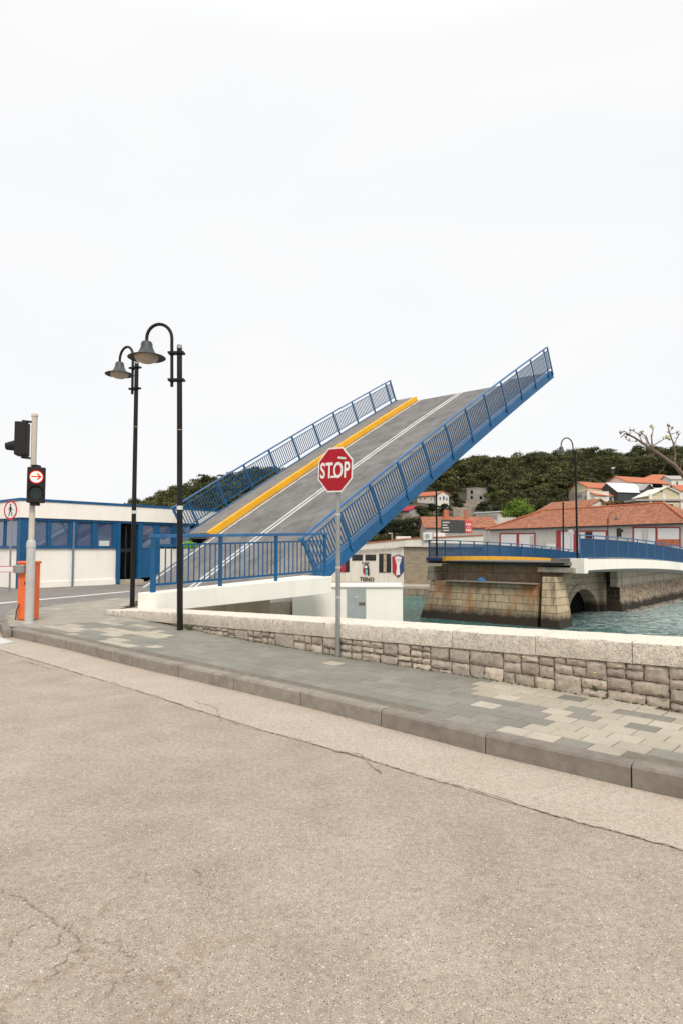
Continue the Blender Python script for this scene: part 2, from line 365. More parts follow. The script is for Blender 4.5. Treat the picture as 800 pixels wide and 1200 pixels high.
# wall line (plan) : front face base points
SW=.15
wb=[gnd(x,y,SW) for x,y in((-40,0),)] if 0 else []
WL=[Vector((-5.25,14.25,0)),Vector((-4.1,13.2,0)),Vector((-2.33,11.16,0)),Vector((.04,8.63,0)),Vector((1.58,7.24,0)),Vector((3.08,5.76,0)),Vector((5.0,3.95,0)),Vector((9,0.2,0))]
WT=[.24,.33,.46,.60,.66,.74,.80,.90]   # coping top z
def inset(L_,off):
    out=[]
    for i,p in enumerate(L_):
        a=L_[max(i-1,0)]; b=L_[min(i+1,len(L_)-1)]; d=(b-a).normalized(); n=Vector((-d.y,d.x,0)); 
        out.append(p+n*off)
    return out
back=inset(WL,.45)
fg0=at(180,694.5,14.1); fg1=at(380.5,675.5,18.7)
gp=[back[-1],back[-2],back[-3],back[-4],back[-5],back[-6],Vector((-5.0,15.4,0)),B(JT,-.3,0),B(JT,11.2,0),B(JT+13,11.3,0),B(JT+13,80,0),Vector((-500,90,0)),Vector((-500,-300,0)),Vector((60,-300,0)),Vector((60,-48,0))]
MB().prism([(p.x,p.y) for p in gp],-6,0).build('road',M['road'],kind='structure')
# approach road (darker asphalt), 4 mm above
ap=[gnd(5,729.5,0)+Vector((-.3,.1,0)),Vector((-60,6,0)),Vector((-60,60,0)),B(JT+12,12.2,0),B(JT,12.2,0),B(JT-.02,-.25,0),Vector((-5.05,15.5,0)),Vector((-5.3,15.3,0)),Vector((-8,13.5,0))]
MB().prism([(p.x,p.y) for p in ap],-.05,.004).build('approach_road',M['approach'],kind='structure')
# gutter strip between the seam and the kerb
kb=[(-60,714),(0,744),(80,762),(157,782),(355,828.5),(567,884),(716,919),(800,938),(900,958),(1100,998)]
KB=[gnd(x,y,0) for x,y in kb]
KB[0]=gnd(-10,741.5,0)
se=[(-10,759),(10,765),(150,807),(320,860),(400,882),(500,912),(650,957),(800,997),(1100,1078)]
SE=[gnd(x,y,0) for x,y in se]
def ribbon(pts,w,z,mat,name,jag=.3,sub=14,**k):
    """irregular thin strip through plan points"""
    P=[]
    for a,b in zip(pts[:-1],pts[1:]):
        for i in range(sub): P.append(a.lerp(b,i/sub))
    P.append(pts[-1]); mb=MB(); Ls=[];Rs=[]
    off=0
    for i,p in enumerate(P):
        d=(P[min(i+1,len(P)-1)]-P[max(i-1,0)]).normalized(); n=Vector((-d.y,d.x,0))
        off=off*.9+random.gauss(0,jag*.012); ww=w*max(.05,random.gauss(.8,.5))
        Ls.append((p+n*(off+ww/2)).to_3d()[:2]+(z,)); Rs.append((p+n*(off-ww/2)).to_3d()[:2]+(z,))
    for i in range(len(P)-1): mb.quad(Rs[i],Rs[i+1],Ls[i+1],Ls[i])
    return mb.build(name,mat,**k)
poly=[(p.x,p.y) for p in KB]+[(p.x,p.y) for p in SE[::-1]]
g=MB(); n=len(poly); g.add([(x,y,.004) for x,y in poly],[tuple(range(n))]); g.build('gutter_strip',M['gutter'],kind='structure')
ribbon(SE,.0095,.008,M['seam'],'road_seam',.5,50,kind='structure')
def crackline(pp,w=.006,z=.005,jag=.8,mat='crack_soft'): ribbon([gnd(x,y,0) for x,y in pp],w,z,M[mat],'road_crack',jag,10,kind='structure')
crackline([(390,880),(420,886),(446,907)],.011,.0095)
for pp in ([(2,1038),(22,1056),(45,1070),(75,1085)],[(78,1082),(95,1100),(118,1108),(142,1106),(158,1120)],
           [(158,1120),(150,1140),(134,1156),(120,1170)],[(40,1084),(22,1100),(10,1110)],[(75,1085),(60,1105),(48,1108)],
           [(150,1030),(165,1022),(182,1030)],[(225,1020),(232,1040),(240,1052)],[(65,1145),(78,1122),(95,1110)]):
    crackline(pp)
crackline([(0,780),(30,775),(60,785)],.01,.007,.5); crackline([(228,822),(250,832),(262,846)],.008,.007)
MB().add([gnd(-14,746,.009),gnd(0,747,.009),gnd(19,752.5,.009),gnd(-2,756,.009),gnd(-14,755,.009)],[(0,1,2,3,4)]).build('road_marking',M['line_white'],kind='structure')
# thin white edge line on the approach road
MB().add([gnd(-10,708.6,.009),gnd(152,693.6,.009),gnd(152,692.6,.009),gnd(-10,707.2,.009)],[(0,3,2,1)]).build('edge_marking',M['line_white'],kind='structure')
# sidewalk base
KT=[Vector((p.x,p.y,0)) for p in KB]
kin=inset(KT,.14)
corner=[gnd(2,722,SW),gnd(18,714,SW),gnd(75,707,SW),gnd(150,699.5,SW),gnd(171,698.5,SW)]
swpoly=[(p.x,p.y) for p in kin]+[(p.x,p.y) for p in inset(WL,.1)[::-1]]+[(p.x,p.y) for p in corner[::-1]]
MB().prism(swpoly,-.02,SW-.006).build('pavement',M['joint'],kind='structure')
# kerb stones
def kerbstones(pts,closed_off,L0=1.08,w=.15):
    mb=MB(); pass
    tot=[0]
    for a,b in zip(pts[:-1],pts[1:]): tot.append(tot[-1]+(b-a).length)
    def P(s):
        for i in range(len(pts)-1):
            if s<=tot[i+1] or i==len(pts)-2:
                u=(s-tot[i])/(tot[i+1]-tot[i]); return pts[i].lerp(pts[i+1],u)
    s=closed_off
    while s<tot[-1]-.1:
        e=min(s+L0,tot[-1]); a=P(s+.006);b=P(e-.006); d=(b-a).normalized(); n=Vector((-d.y,d.x,0))
        z=SW+random.uniform(-.002,.003); c=.018
        prof=[(0.0,-.05),(0.004,z-c),(c,z),(w,z),(w,-.05)]; vs=[]
        for p in(a,b):
            for o,h in prof: vs.append((p.x+n.x*o,p.y+n.y*o,h))
        k=5; mb.add(vs,[(0,1,2,3,4)[::-1],(5,6,7,8,9)]+[(i,i+k,(i+1)%5+k,(i+1)%5) for i in range(5)][:4][::1]); s=e
    return mb
kerbstones(KT[1:],.45).build('kerb',M['kerb'],kind='structure')
cc=[gnd(2,722,SW),gnd(-1,727,SW),KT[1].copy()]
cl=[gnd(4,731,0)]
arc=[Vector((p.x,p.y,0)) for p in (gnd(171,698.5,SW),gnd(150,699.5,SW),gnd(75,707,SW),gnd(40,710,SW),gnd(18,714,SW),gnd(6,719,SW),gnd(0.5,724,SW),gnd(-.5,729.5,SW),gnd(4,738.2,SW))]
kerbstones(arc,0,.8,.13).build('kerb',M['kerb'],kind='structure')
# paving tiles
kd=(KB[6]-KB[3]).normalized(); kn=Vector((-kd.y,kd.x,0)); K0=KB[5]+kn*.16
def inpoly(x,y,poly):
    c=False; n=len(poly); j=n-1
    for i in range(n):
        xi,yi=poly[i];xj,yj=poly[j]
        if (yi>y)!=(yj>y) and x<(xj-xi)*(y-yi)/(yj-yi)+xi: c=not c
        j=i
    return c
def gp_(pp): return [tuple(gnd(x,y,SW)[:2]) for x,y in pp]
lightA=gp_([(545,798),(610,800),(700,815),(830,838),(900,900),(900,935),(800,905),(712,886),(622,860),(600,850),(640,838),(620,828),(572,832),(550,815)])
darkin=[gp_(p) for p in ([(672,830),(720,835),(720,845),(680,842)],[(590,822),(625,830),(640,850),(612,848)],[(760,870),(800,885),(800,900),(765,885)])]
lightB=gp_([(48,735),(110,728),(190,735),(200,745),(150,760),(95,757),(60,745)])
midC=gp_([(18,715),(75,708),(150,700),(215,716),(225,732),(150,728),(60,738),(5,732)])
mb=MB(); ta,tb=.24,.20
swp=[(p[0],p[1]) for p in swpoly]
rr=random.Random(5)
for j in range(-2,34):
    for i in range(-75,34):
        s=i*ta+(j%2)*ta/2; v=j*tb
        c=K0+kd*(s+ta/2)+kn*(v+tb/2)
        if not inpoly(c.x,c.y,swp): continue
        q=[K0+kd*(s+a)+kn*(v+b) for a,b in((.004,.004),(ta-.004,.004),(ta-.004,tb-.004),(.004,tb-.004))]
        if sum(inpoly(p.x,p.y,swp) for p in q)<3: 
            continue
        h=math.sin(i*12.9898+j*78.233)*43758.5453; h-=math.floor(h)
        cl_=math.sin(i*.9+j*1.7)+math.sin(i*.37-j*1.1)
        mi=0
        if inpoly(c.x,c.y,lightA): mi=1 if not any(inpoly(c.x,c.y,d) for d in darkin) else (1 if h<.2 else 0)
        if inpoly(c.x,c.y,lightA) and h<.06: mi=0
        elif inpoly(c.x,c.y,lightB): mi=1 if cl_>.0 else 0
        elif inpoly(c.x,c.y,midC): mi=2 if h<.93 else 1
        elif h<.006: mi=1
        z=SW+rr.uniform(-.0012,.0012); tx=rr.uniform(-.001,.001)
        e=.006; top=[(K0+kd*(s+a)+kn*(v+b)) for a,b in((.004+e,.004+e),(ta-.004-e,.004+e),(ta-.004-e,tb-.004-e),(.004+e,tb-.004-e))]
        vs=[(p.x,p.y,z-.006) for p in q]+[(p.x,p.y,z+tx) for p in top]
        mb.add(vs,[(4,5,6,7),(0,1,5,4),(1,2,6,5),(2,3,7,6),(3,0,4,7)],mi)
mb.build('paving',[M['tile_dark'],M['tile_light'],M['tile_mid']],kind='structure')
# ------------------------------------------------------------------ foreground stone wall
wall=thing('stone_wall','low rubble stone wall with pale stone coping along the pavement','wall',(WL[4].x,WL[4].y,SW))
def WP(s):  # param along wall by x of polyline
    pass
tot=[0]
for a,b in zip(WL[:-1],WL[1:]): tot.append(tot[-1]+(b-a).length)
def wallpt(s,off=0):
    for i in range(len(WL)-1):
        if s<=tot[i+1] or i==len(WL)-2:
            u=(s-tot[i])/(tot[i+1]-tot[i]); p=WL[i].lerp(WL[i+1],u); d=(WL[i+1]-WL[i]).normalized()
            # blended normal
            def nn(k):
                a=WL[max(k-1,0)];b=WL[min(k+1,len(WL)-1)];e=(b-a).normalized();return Vector((-e.y,e.x,0))
            n=(nn(i)*(1-u)+nn(i+1)*u).normalized()
            return p+n*off, WT[i]*(1-u)+WT[i+1]*u
def s_of_px(px):
    lo,hi=0,tot[-2]
    for _ in range(40):
        m_2=(lo+hi)/2; p,_z=wallpt(m_2)
        if 400+F*p.x/p.y<px: lo=m_2
        else: hi=m_2
    return lo
S0=s_of_px(128)
# mortar core
mb=MB(); ss=np.linspace(s_of_px(215),tot[-1],30)
for a,b in zip(ss[:-1],ss[1:]):
    p,z=wallpt(a,.03);p2,_=wallpt(a,.50);q,z2=wallpt(b,.03);q2,_=wallpt(b,.50)
    mb.hexa([(p.x,p.y,0),(q.x,q.y,0),(q2.x,q2.y,-5),(p2.x,p2.y,-5),(p.x,p.y,z-.2),(q.x,q.y,z2-.2),(q2.x,q2.y,z2-.2),(p2.x,p2.y,z-.2)])
mb.build('mortar_core',M['mortar'],wall)
# stones
mb=MB()
def stone(s0,s1,z0,z1):
    nx=max(3,int((s1-s0)/.03)); nz=max(3,int((z1-z0)/.03)); base=len(mb.v); seed=random.random()*100
    g=.0045
    for j in range(nz+1):
        for i in range(nx+1):
            u=i/nx;v=j/nz; s=s0+g+(s1-s0-2*g)*u; z=z0+g+(z1-z0-2*g)*v
            e=min(u,1-u)*(s1-s0); f=min(v,1-v)*(z1-z0); k=min(1,e/.03)*min(1,f/.025)
            s+=random.uniform(-.008,.008) ; z+=random.uniform(-.006,.006)
            if k>0: s+=random.uniform(-.004,.004)
            bul=(.006+.011*(math.sin(seed+u*5)*math.sin(seed*2+v*4)*.5+.5))*k+random.uniform(-.006,.007)*k
            if k==0: bul=-.012
            p,_=wallpt(s,-.006-bul); mb.v.append((p.x,p.y,z))
    for j in range(nz):
        for i in range(nx):
            a=base+j*(nx+1)+i; mb.f.append((a,a+1,a+nx+2,a+nx+1)); mb.m.append(0)
s=s_of_px(222)
while s<tot[-2]+2.5:
    colw=random.uniform(.35,.75); _,zt=wallpt(s+colw/2); ztop=zt-.2; z=SW-.04; H=ztop-z
    # split column recursively
    def split(a,b,z0,z1,depth=0):
        w=b-a;h=z1-z0
        if h>.24 or (h>.15 and random.random()<.45 and w<.5):
            m2=z0+h*random.uniform(.38,.62); split(a,b,z0,m2,depth+1); split(a,b,m2,z1,depth+1)
        elif w>.46 or (w>h*2.8 and w>.26) or (w>.32 and random.random()<.25):
            m2=a+w*random.uniform(.35,.65); split(a,m2,z0,z1,depth+1); split(m2,b,z0,z1,depth+1)
        else: stone(a,b,z0,z1)
    if H>.05: split(s,s+colw,z,ztop)
    s+=colw
mb.build('rubble_stonework',M['rubble'],wall,smooth=True)
# coping stones
js=[S0]+[s_of_px(x) for x in(205,269,322,382,449,530,626,738)]; 
s=js[-1]
while s<tot[-1]-1.3: s+=1.25; js.append(s)
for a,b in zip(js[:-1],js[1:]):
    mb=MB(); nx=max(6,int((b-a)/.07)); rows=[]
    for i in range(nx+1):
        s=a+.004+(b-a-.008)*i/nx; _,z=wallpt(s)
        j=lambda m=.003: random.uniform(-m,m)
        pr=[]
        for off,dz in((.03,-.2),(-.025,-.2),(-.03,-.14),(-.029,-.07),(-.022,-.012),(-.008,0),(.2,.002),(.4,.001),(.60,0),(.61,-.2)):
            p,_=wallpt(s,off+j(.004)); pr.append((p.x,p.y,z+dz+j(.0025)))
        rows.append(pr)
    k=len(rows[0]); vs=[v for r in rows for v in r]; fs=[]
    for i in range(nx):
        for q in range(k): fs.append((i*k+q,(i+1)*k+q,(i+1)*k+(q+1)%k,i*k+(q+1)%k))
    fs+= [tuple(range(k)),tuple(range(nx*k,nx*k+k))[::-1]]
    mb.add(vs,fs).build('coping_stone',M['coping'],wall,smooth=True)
# low plinth that carries the second street lamp, left end of the wall
# ------------------------------------------------------------------ raised bridge leaf
fit=dict(t=0.48877453,c=0.00189348,X=11.22120869,Y=34.97054777,Z=11.07085862+EYE)
def leaf(Ls,h,w):
    t,c=fit['t'],fit['c']; ang=t+c*Ls
    dx=(math.sin(ang)-math.sin(t))/c; dz=-(math.cos(ang)-math.cos(t))/c
    r=-dx-math.sin(ang)*h
    return Vector((fit['X'],fit['Y'],fit['Z']))+D*r+W_*w+UP*(-dz+math.cos(ang)*h)
def lup(Ls):
    ang=fit['t']+fit['c']*Ls; return D*(-math.sin(ang))+UP*math.cos(ang)
def lsweep(L0,L1,sec,n=14):
    """sweep a (w,h) section polygon along the leaf"""
    mb=MB(); k=len(sec); vs=[]
    for i in range(n+1):
        l=L0+(L1-L0)*i/n
        vs+= [leaf(l,h,w) for w,h in sec]
    fs=[(i*k+q,i*k+(q+1)%k,(i+1)*k+(q+1)%k,(i+1)*k+q) for i in range(n) for q in range(k)]
    fs+=[tuple(range(k))[::-1],tuple(range(n*k,n*k+k))]
    return mb.add(vs,fs)
LE=-.72
hr=-1.70; hs=-1.43; LJ=23.15
lf=thing('drawbridge_leaf','raised bascule bridge leaf with asphalt roadway, yellow kerb and blue railings','bridge',tuple(leaf(LJ,hr,5.4)))
def rect(w0,w1,h0,h1): return [(w0,h0),(w1,h0),(w1,h1),(w0,h1)]
lsweep(LE,LJ,rect(1.7,9.4,hr-.16,hr),20).build('roadway',M['asphalt_leaf'],lf)
lsweep(LE,18.8,rect(9.53,10.86,hr-.02,hs)).build('footway',M['walk_leaf'],lf)
lsweep(LE,22.6,rect(.26,2.3,hr-.02,hs-.01)).build('footway',M['walk_leaf'],lf)
lsweep(LE,18.75,rect(9.32,9.53,hr-.03,hs+.012)).build('yellow_kerb',M['yellow'],lf)
lsweep(LE,22.6,rect(2.3,2.52,hr-.03,hs+.004)).build('kerb_edge',M['walk_leaf'],lf)
lsweep(LE,22.9,rect(0.0,.26,-1.80,-1.38)).build('edge_girder',M['blue'],lf)
lsweep(LE,18.7,rect(10.86,11.0,-1.80,-1.4)).build('edge_girder',M['blue'],lf)
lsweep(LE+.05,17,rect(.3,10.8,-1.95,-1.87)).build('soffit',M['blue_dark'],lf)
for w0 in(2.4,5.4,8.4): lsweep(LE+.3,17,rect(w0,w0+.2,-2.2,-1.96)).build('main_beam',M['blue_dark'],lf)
def lline(w0,w1): return lsweep(LE,LJ,[(w0,hr-.01),(w1,hr-.01),(w1,hr+.004),(w0,hr+.004)],20)
lline(9.02,9.14).build('edge_line',M['line_white'],lf); lline(2.86,2.98).build('edge_line',M['line_white'],lf)
lline(5.88,6.00).build('centre_line',M['line_white'],lf); lline(6.16,6.28).build('centre_line',M['line_white'],lf)
def lrail(w,posts,L0,L1,hb,out,name_root):
    r=MB()
    n=14
    for i in range(n):
        a=L0+(L1-L0)*i/n;b=L0+(L1-L0)*(i+1)/n
        r.bar(leaf(a,0.0,w),leaf(b,0.0,w),.10,.06,lup(a))
    rail=r.build('railing',M['blue_light'] if 0 else M['handrail'],lf)
    r=MB()
    for i in range(n):
        a=L0+(L1-L0)*i/n;b=L0+(L1-L0)*(i+1)/n
        r.bar(leaf(a,-.20,w),leaf(b,-.20,w),.045,.035,lup(a))
    r.build('upper_rail',M['blue'],rail)
    r=MB()
    for i in range(n):
        a=L0+(L1-L0)*i/n;b=L0+(L1-L0)*(i+1)/n
        r.bar(leaf(a,-1.17,w),leaf(b,-1.17,w),.045,.04,lup(a))
    r.build('lower_rail',M['blue'],rail)
    for l in posts:
        MB().bar(leaf(l,-.03,w+out),leaf(l,hb,w+out),.05,.11,D).build('post',M['blue'],rail)
    ps=sorted(posts)
    for a,b in zip(ps[:-1],ps[1:]):
        k=max(1,int(round((b-a)/.15))); mb=MB()
        for i in range(1,k):
            l=a+(b-a)*i/k; mb.bar(leaf(l,-.2,w),leaf(l,-1.17,w),.032,.036,D)
        if k>1: mb.build('baluster_panel',M['blue'],rail)
M['handrail']=plain('handrail',(.020,.115,.285),.4,.08,3,dirt=(.12,.22,.36),dirtamt=.4)
lrail(0,[-.6]+[2*i for i in range(0,12)],-.66,22.1,-1.62,-.03,'near')
lrail(10.93,[-.6]+[2*i for i in range(0,10)]+[18.9],-.66,19.0,-1.40,0,'far')
# joint plate where the leaf meets the road
MB().hexa([B(JT-.35,1.6,-.02),B(JT-.35,9.2,-.02),B(JT+.25,9.2,-.02),B(JT+.25,1.6,-.02),B(JT-.35,1.6,.012),B(JT-.35,9.2,.012),B(JT+.25,9.2,.012),B(JT+.25,1.6,.012)]).build('expansion_joint',M['pole_black'],kind='structure')
# ------------------------------------------------------------------ approach parapet and its railing
par=thing('concrete_parapet','white rendered concrete parapet beam beside the approach road','parapet',tuple(fg0))
dfg=(fg1-fg0); dfg.z=0; dfg.normalize(); nfg=Vector((-dfg.y,dfg.x,0))
a=fg0-dfg*.25; b=fg1+dfg*.15
onb=lambda px: face(fg0,fg1)(px,640)
def P3(p,z): return (p.x,p.y,z)
nn_=-nfg if nfg.y>0 else nfg
za=fg0.z; zb=fg1.z
f0=a+nn_*.15; f1=b+nn_*.15; k0=a-nn_*.22; k1=b-nn_*.95
MB().hexa([P3(f0,za-.42),P3(f1,zb-.50),P3(k1,zb-.50),P3(k0,za-.42),P3(f0,za),P3(f1,zb),P3(k1,zb),P3(k0,za)]).build('beam',M['render_white'],par,bevel=.015)
# recessed wall below the beam
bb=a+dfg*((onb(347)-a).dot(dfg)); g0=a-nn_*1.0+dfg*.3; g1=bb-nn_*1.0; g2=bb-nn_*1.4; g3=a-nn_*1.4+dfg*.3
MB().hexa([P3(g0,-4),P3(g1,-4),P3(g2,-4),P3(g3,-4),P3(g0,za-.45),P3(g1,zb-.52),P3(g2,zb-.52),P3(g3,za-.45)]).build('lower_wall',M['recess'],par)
fr=thing('guard_railing','blue steel guard railing of vertical bars on the white parapet','railing',tuple(fg0))
def onbeam(px):
    f=face(fg0,fg1); return f(px,640)
tp=1.24
def fz(p): 
    u=(Vector((p.x,p.y,0))-Vector((fg0.x,fg0.y,0))).dot(dfg)/((fg1-fg0).xy.length); return za+(zb-za)*u
def fp(s,h): 
    p=fg0+dfg*s; return Vector((p.x,p.y,fz(p)+h))
Lf=(fg1-fg0).xy.length
pxs=[180,258.5,323.5,380.5]; SS=[(onbeam(x)-fg0).dot(dfg) for x in pxs]
MB().bar(fp(-.1,tp),fp(Lf+.08,tp),.11,.075).build('handrail',M['handrail'],fr,bevel=.008)
MB().bar(fp(0,tp-.20),fp(Lf,tp-.20),.045,.04).build('upper_rail',M['blue'],fr)
MB().bar(fp(0,.17),fp(Lf,.17),.05,.05).build('lower_rail',M['blue'],fr)
for i,s in enumerate(SS):
    MB().tube([fp(s,0.005),fp(s,tp-.03)],.062 if i==0 else .05,14).build('post',M['blue'],fr,smooth=True)
bars=[]
for a_,b_ in zip(SS[:-1],SS[1:]):
    k=12
    for i in range(1,k): bars.append(a_+(b_-a_)*i/k)
for s in bars: MB().tube([fp(s,.17),fp(s,tp-.2)],.016,8).build('baluster',M['blue'],fr,smooth=True)
# ------------------------------------------------------------------ abutment with the grey door
ab=thing('bridge_abutment','white rendered abutment block with a grey metal door beside the water','wall',tuple(at(440,727,19.6)))
x0=at(343,700,19.6).x; x1=at(471.5,700,19.6).x; zt=at(430,686.3,19.6).z
xm=at(395,690,19.6).x; zm=at(395,695.5,19.6).z
bk=.9
MB().hexa([(x0,19.6,-4),(x1,19.6,-4),(x1*1.1-.05,21.6,-4),(x0,21.6,-4),(x0,19.6,zt-.02),(x1,19.6,zt-.02),(x1*1.1-.05,21.6,zt-.02),(x0,21.6,zt-.02)]).build('block',M['render_white'],ab)
MB().box(((x1+at(389.5,690,19.6).x)/2,19.75,zt-.02),(x1-at(389.5,690,19.6).x+.02,.42,.06)).build('top_slab',M['render_white'],ab)
da=at(406.5,687.5,19.58); db=at(428.5,727,19.58)
dr=MB().box(((da.x+db.x)/2,19.585,(da.z+db.z)/2-.15),(db.x-da.x,.05,da.z-db.z+.3)).build('door',M['door_grey'],ab)
hp=at(427,707,19.5)
MB().box((hp.x-.08,19.53,hp.z),(.18,.05,.05)).build('bolt',M['bark'],dr)
hp=at(417,700,19.5); MB().box((hp.x,19.555,hp.z),(.09,.02,.035)).build('door_label',M['paper'],dr)
# ------------------------------------------------------------------ pier and fixed bridge on the far side
pier=thing('bridge_pier','weathered stone pier with rust streaks standing in the channel','pier',tuple(B(2,5,WATER)))
AXW=tuple(W_); AXD=tuple(D)
M['ash_w']=masonry('pier_masonry',AXW,(.56,.44,.29),(.45,.345,.225),.95,.46)
M['ash_w2']=masonry('pier_upper',AXW,(.44,.34,.225),(.38,.29,.195),2.5,1.2)
M['ash_but']=masonry('buttress_masonry',AXW,(.68,.52,.33),(.56,.42,.265),1.0,.46)
M['ash_d']=masonry('side_masonry',AXD,(.46,.375,.27),(.40,.325,.235),1.1,.5,rust=False)
M['band']=masonry('band_concrete',AXD,(.46,.39,.295),(.42,.355,.27),3.2,.6,rust=False,tide=False)
M['cream_band']=masonry('edge_concrete',AXW,(.42,.37,.29),(.38,.33,.26),2,2,rust=True,tide=False)
def block(t0,t1,w0,w1,z0,z1,bat=(0,0,0,0)):
    """bat: outward growth at the bottom for t0,t1,w0,w1 faces"""
    bt0,bt1,bw0,bw1=bat
    return [B(t0-bt0,w0-bw0,z0),B(t0-bt0,w1+bw1,z0),B(t1+bt1,w1+bw1,z0),B(t1+bt1,w0-bw0,z0),B(t0,w0,z1),B(t0,w1,z1),B(t1,w1,z1),B(t1,w0,z1)]
MB().hexa(block(-.6,3.5,2.25,10.2,-4.2,-.62,(.75,0,0,.8))).build('lower_block',M['ash_w'],pier,bevel=.05)
MB().hexa(block(.35,1.6,1.1,9.9,-.6,.52)).build('upper_block',M['ash_w2'],pier)
MB().hexa(block(-.9,.7,1.15,1.95,-4.2,-.13,(.55,.1,.55,.0))).build('buttress',M['ash_but'],pier,bevel=.04)
MB().hexa(block(-.72,3.4,9.9,10.35,-.60,.35,(.0,0,0,.1))).build('corner_block',M['cream_band'],pier)
MB().hexa(block(-1.0,.34,2.3,8.9,-.615,-.56)).build('ledge',M['quay_top'],pier)
# blue rag on ledge
rg=B(-.7,6.2,-.56)
mb=MB(); mb.lathe([(0,.28),(.12,.26),(.24,.16),(.30,.05),(.26,0)],rg,10); mb.v=[(x+random.uniform(-.05,.05),y+random.uniform(-.05,.05),max(z,rg.z-0.0)) for x,y,z in mb.v]
mb.build('plastic_sack',plain('sack_blue',(.06,.18,.40),.6,.3,8),label='crumpled blue plastic sack lying on the pier ledge',cat='sack',smooth=True)
fb=thing('fixed_bridge','fixed concrete bridge span sloping down to the far bank above the stone pier','bridge',tuple(B(15,5,0)))
def dz(t): return -.00105*max(t,0)**2
def fsweep(t0,t1,sec,n=16,parent=fb,name='deck',mat=None,z_off=0,**k):
    mb=MB(); kk=len(sec); vs=[]
    for i in range(n+1):
        t=t0+(t1-t0)*i/n; vs+=[B(t,w,z+dz(t)+z_off) for w,z in sec]
    fs=[(i*kk+q,(i+1)*kk+q,(i+1)*kk+(q+1)%kk,i*kk+(q+1)%kk) for i in range(n) for q in range(kk)]+[tuple(range(kk)),tuple(range(n*kk,n*kk+kk))[::-1]]
    mb.add(vs,fs); return mb.build(name,mat,parent,**k)
TE=38
fsweep(-.75,TE,rect(.35,10.3,.58,.78),name='deck_slab',mat=M['asphalt_leaf'])
fsweep(-.77,TE,rect(8.9,9.15,.74,1.06),name='yellow_kerb',mat=M['yellow'])
fsweep(-.75,TE,rect(9.15,10.45,.6,1.03),name='footway',mat=M['walk_leaf'])
fsweep(.0,TE,rect(-.05,1.75,.66,1.0),name='footway',mat=M['walk_leaf'])
# black strip at the deck nose stands in for the thin shadow line
MB().hexa(block(-.95,-.76,.6,10.1,.66,.73)).build('shadow_strip',M['pole_black'],fb)
MB().hexa(block(-.8,-.3,9.2,10.45,.79,.95)).build('nosing_plate',M['blue_dark'],fb)
fsweep(-.75,2.2,rect(.1,2.3,.16,.45),name='edge_beam',mat=M['cream_band'])
fsweep(.4,TE,rect(-.35,.3,.28,.94),name='fascia',mat=M['render_white'])
MB().hexa(block(-.25,.38,-.42,.45,.1,1.0)).build('pedestal',M['render_white'],fb,bevel=.02)
fsweep(.42,TE,[(-.2,.27),(.3,.1),(1.3,.0),(1.3,.27)],name='haunch',mat=M['house_grey'])
# side wall with arch opening (w=2.7, t 0.5..12.1)
aw=2.7; mb=MB(); t0,t1=.9,12.1; ca,ra,ha=7.9,2.9,1.85
cols=[t0]+[ca-ra*math.cos(math.pi*i/16) for i in range(17)]+[t1]
def zarch(t):
    u=(t-ca)/ra; return WATER+ha*math.sqrt(max(0,1-u*u)) if abs(u)<=1 else WATER-1
for a_,b_ in zip(cols[:-1],cols[1:]):
    za_=zarch(a_) if abs(a_-ca)<ra*1.0001 and abs(b_-ca)<ra*1.0001 else -4.2; zb_=zarch(b_) if za_!=-4.2 else -4.2
    mb.quad(B(a_,aw,za_),B(b_,aw,zb_),B(b_,aw,.2),B(a_,aw,.2))
    if za_!=-4.2: mb.quad(B(a_,aw,za_),B(a_,aw+7,za_),B(b_,aw+7,zb_),B(b_,aw,zb_))
mb.build('arch_wall',M['ash_d'],fb)
mb=MB()
for i in range(16):
    a1=math.pi*i/16;a2=math.pi*(i+1)/16
    def q(an,k,w): return B(ca-(ra+k)*math.cos(an),w,WATER+(ha+k)*math.sin(an))
    mb.add([q(a1,.02,aw-.06),q(a2,.02,aw-.06),q(a2,.5,aw-.06),q(a1,.5,aw-.06),q(a1,.02,aw+.1),q(a2,.02,aw+.1),q(a2,.5,aw+.1),q(a1,.5,aw+.1)],[(0,1,2,3),(4,7,6,5),(0,4,5,1),(3,2,6,7)])
mb.build('arch_ring',M['ash_d'],fb)
MB().hexa(block(4.8,11.0,aw+.9,aw+1.1,-4,0)).build('arch_dark',M['hole'],fb)  # black sheet stands in for the unlit tunnel behind the arch
MB().hexa(block(11.4,12.1,aw-.35,aw+.2,-4.2,.1)).build('pilaster',M['ash_d'],fb)
M['wetstone']=masonry('dark_wet_stone',AXW,(.035,.026,.019),(.03,.022,.016),1,.4)
M['rubble_far']=None
m,nt,b=newmat('rubble_far')
v=N(nt,'ShaderNodeTexVoronoi',feature='DISTANCE_TO_EDGE'); v.inputs['Scale'].default_value=1.5; L(nt,pos(nt),v.inputs['Vector'])
v2=N(nt,'ShaderNodeTexVoronoi'); v2.inputs['Scale'].default_value=1.5; L(nt,pos(nt),v2.inputs['Vector'])
sp=N(nt,'ShaderNodeSeparateColor'); L(nt,v2.outputs['Color'],sp.inputs[0])
c=ramp(nt,sp.outputs[0],[(0,(.36,.265,.18)),(.5,(.46,.35,.245)),(1,(.31,.245,.18))])
c=mix(nt,ramp(nt,v.outputs['Distance'],[(.02,.8),(.07,0.0)]),c,(.09,.065,.045)); c=mix(nt,.7,c,ramp(nt,noise(nt,4,6),[(.3,.6),(.7,1.3)]),'MULTIPLY')
s=N(nt,'ShaderNodeSeparateXYZ'); L(nt,pos(nt),s.inputs[0]); wob=N(nt,'ShaderNodeMath',operation='MULTIPLY_ADD'); L(nt,noise(nt,1.0,4),wob.inputs[0]); wob.inputs[1].default_value=.9; L(nt,s.outputs['Z'],wob.inputs[2])
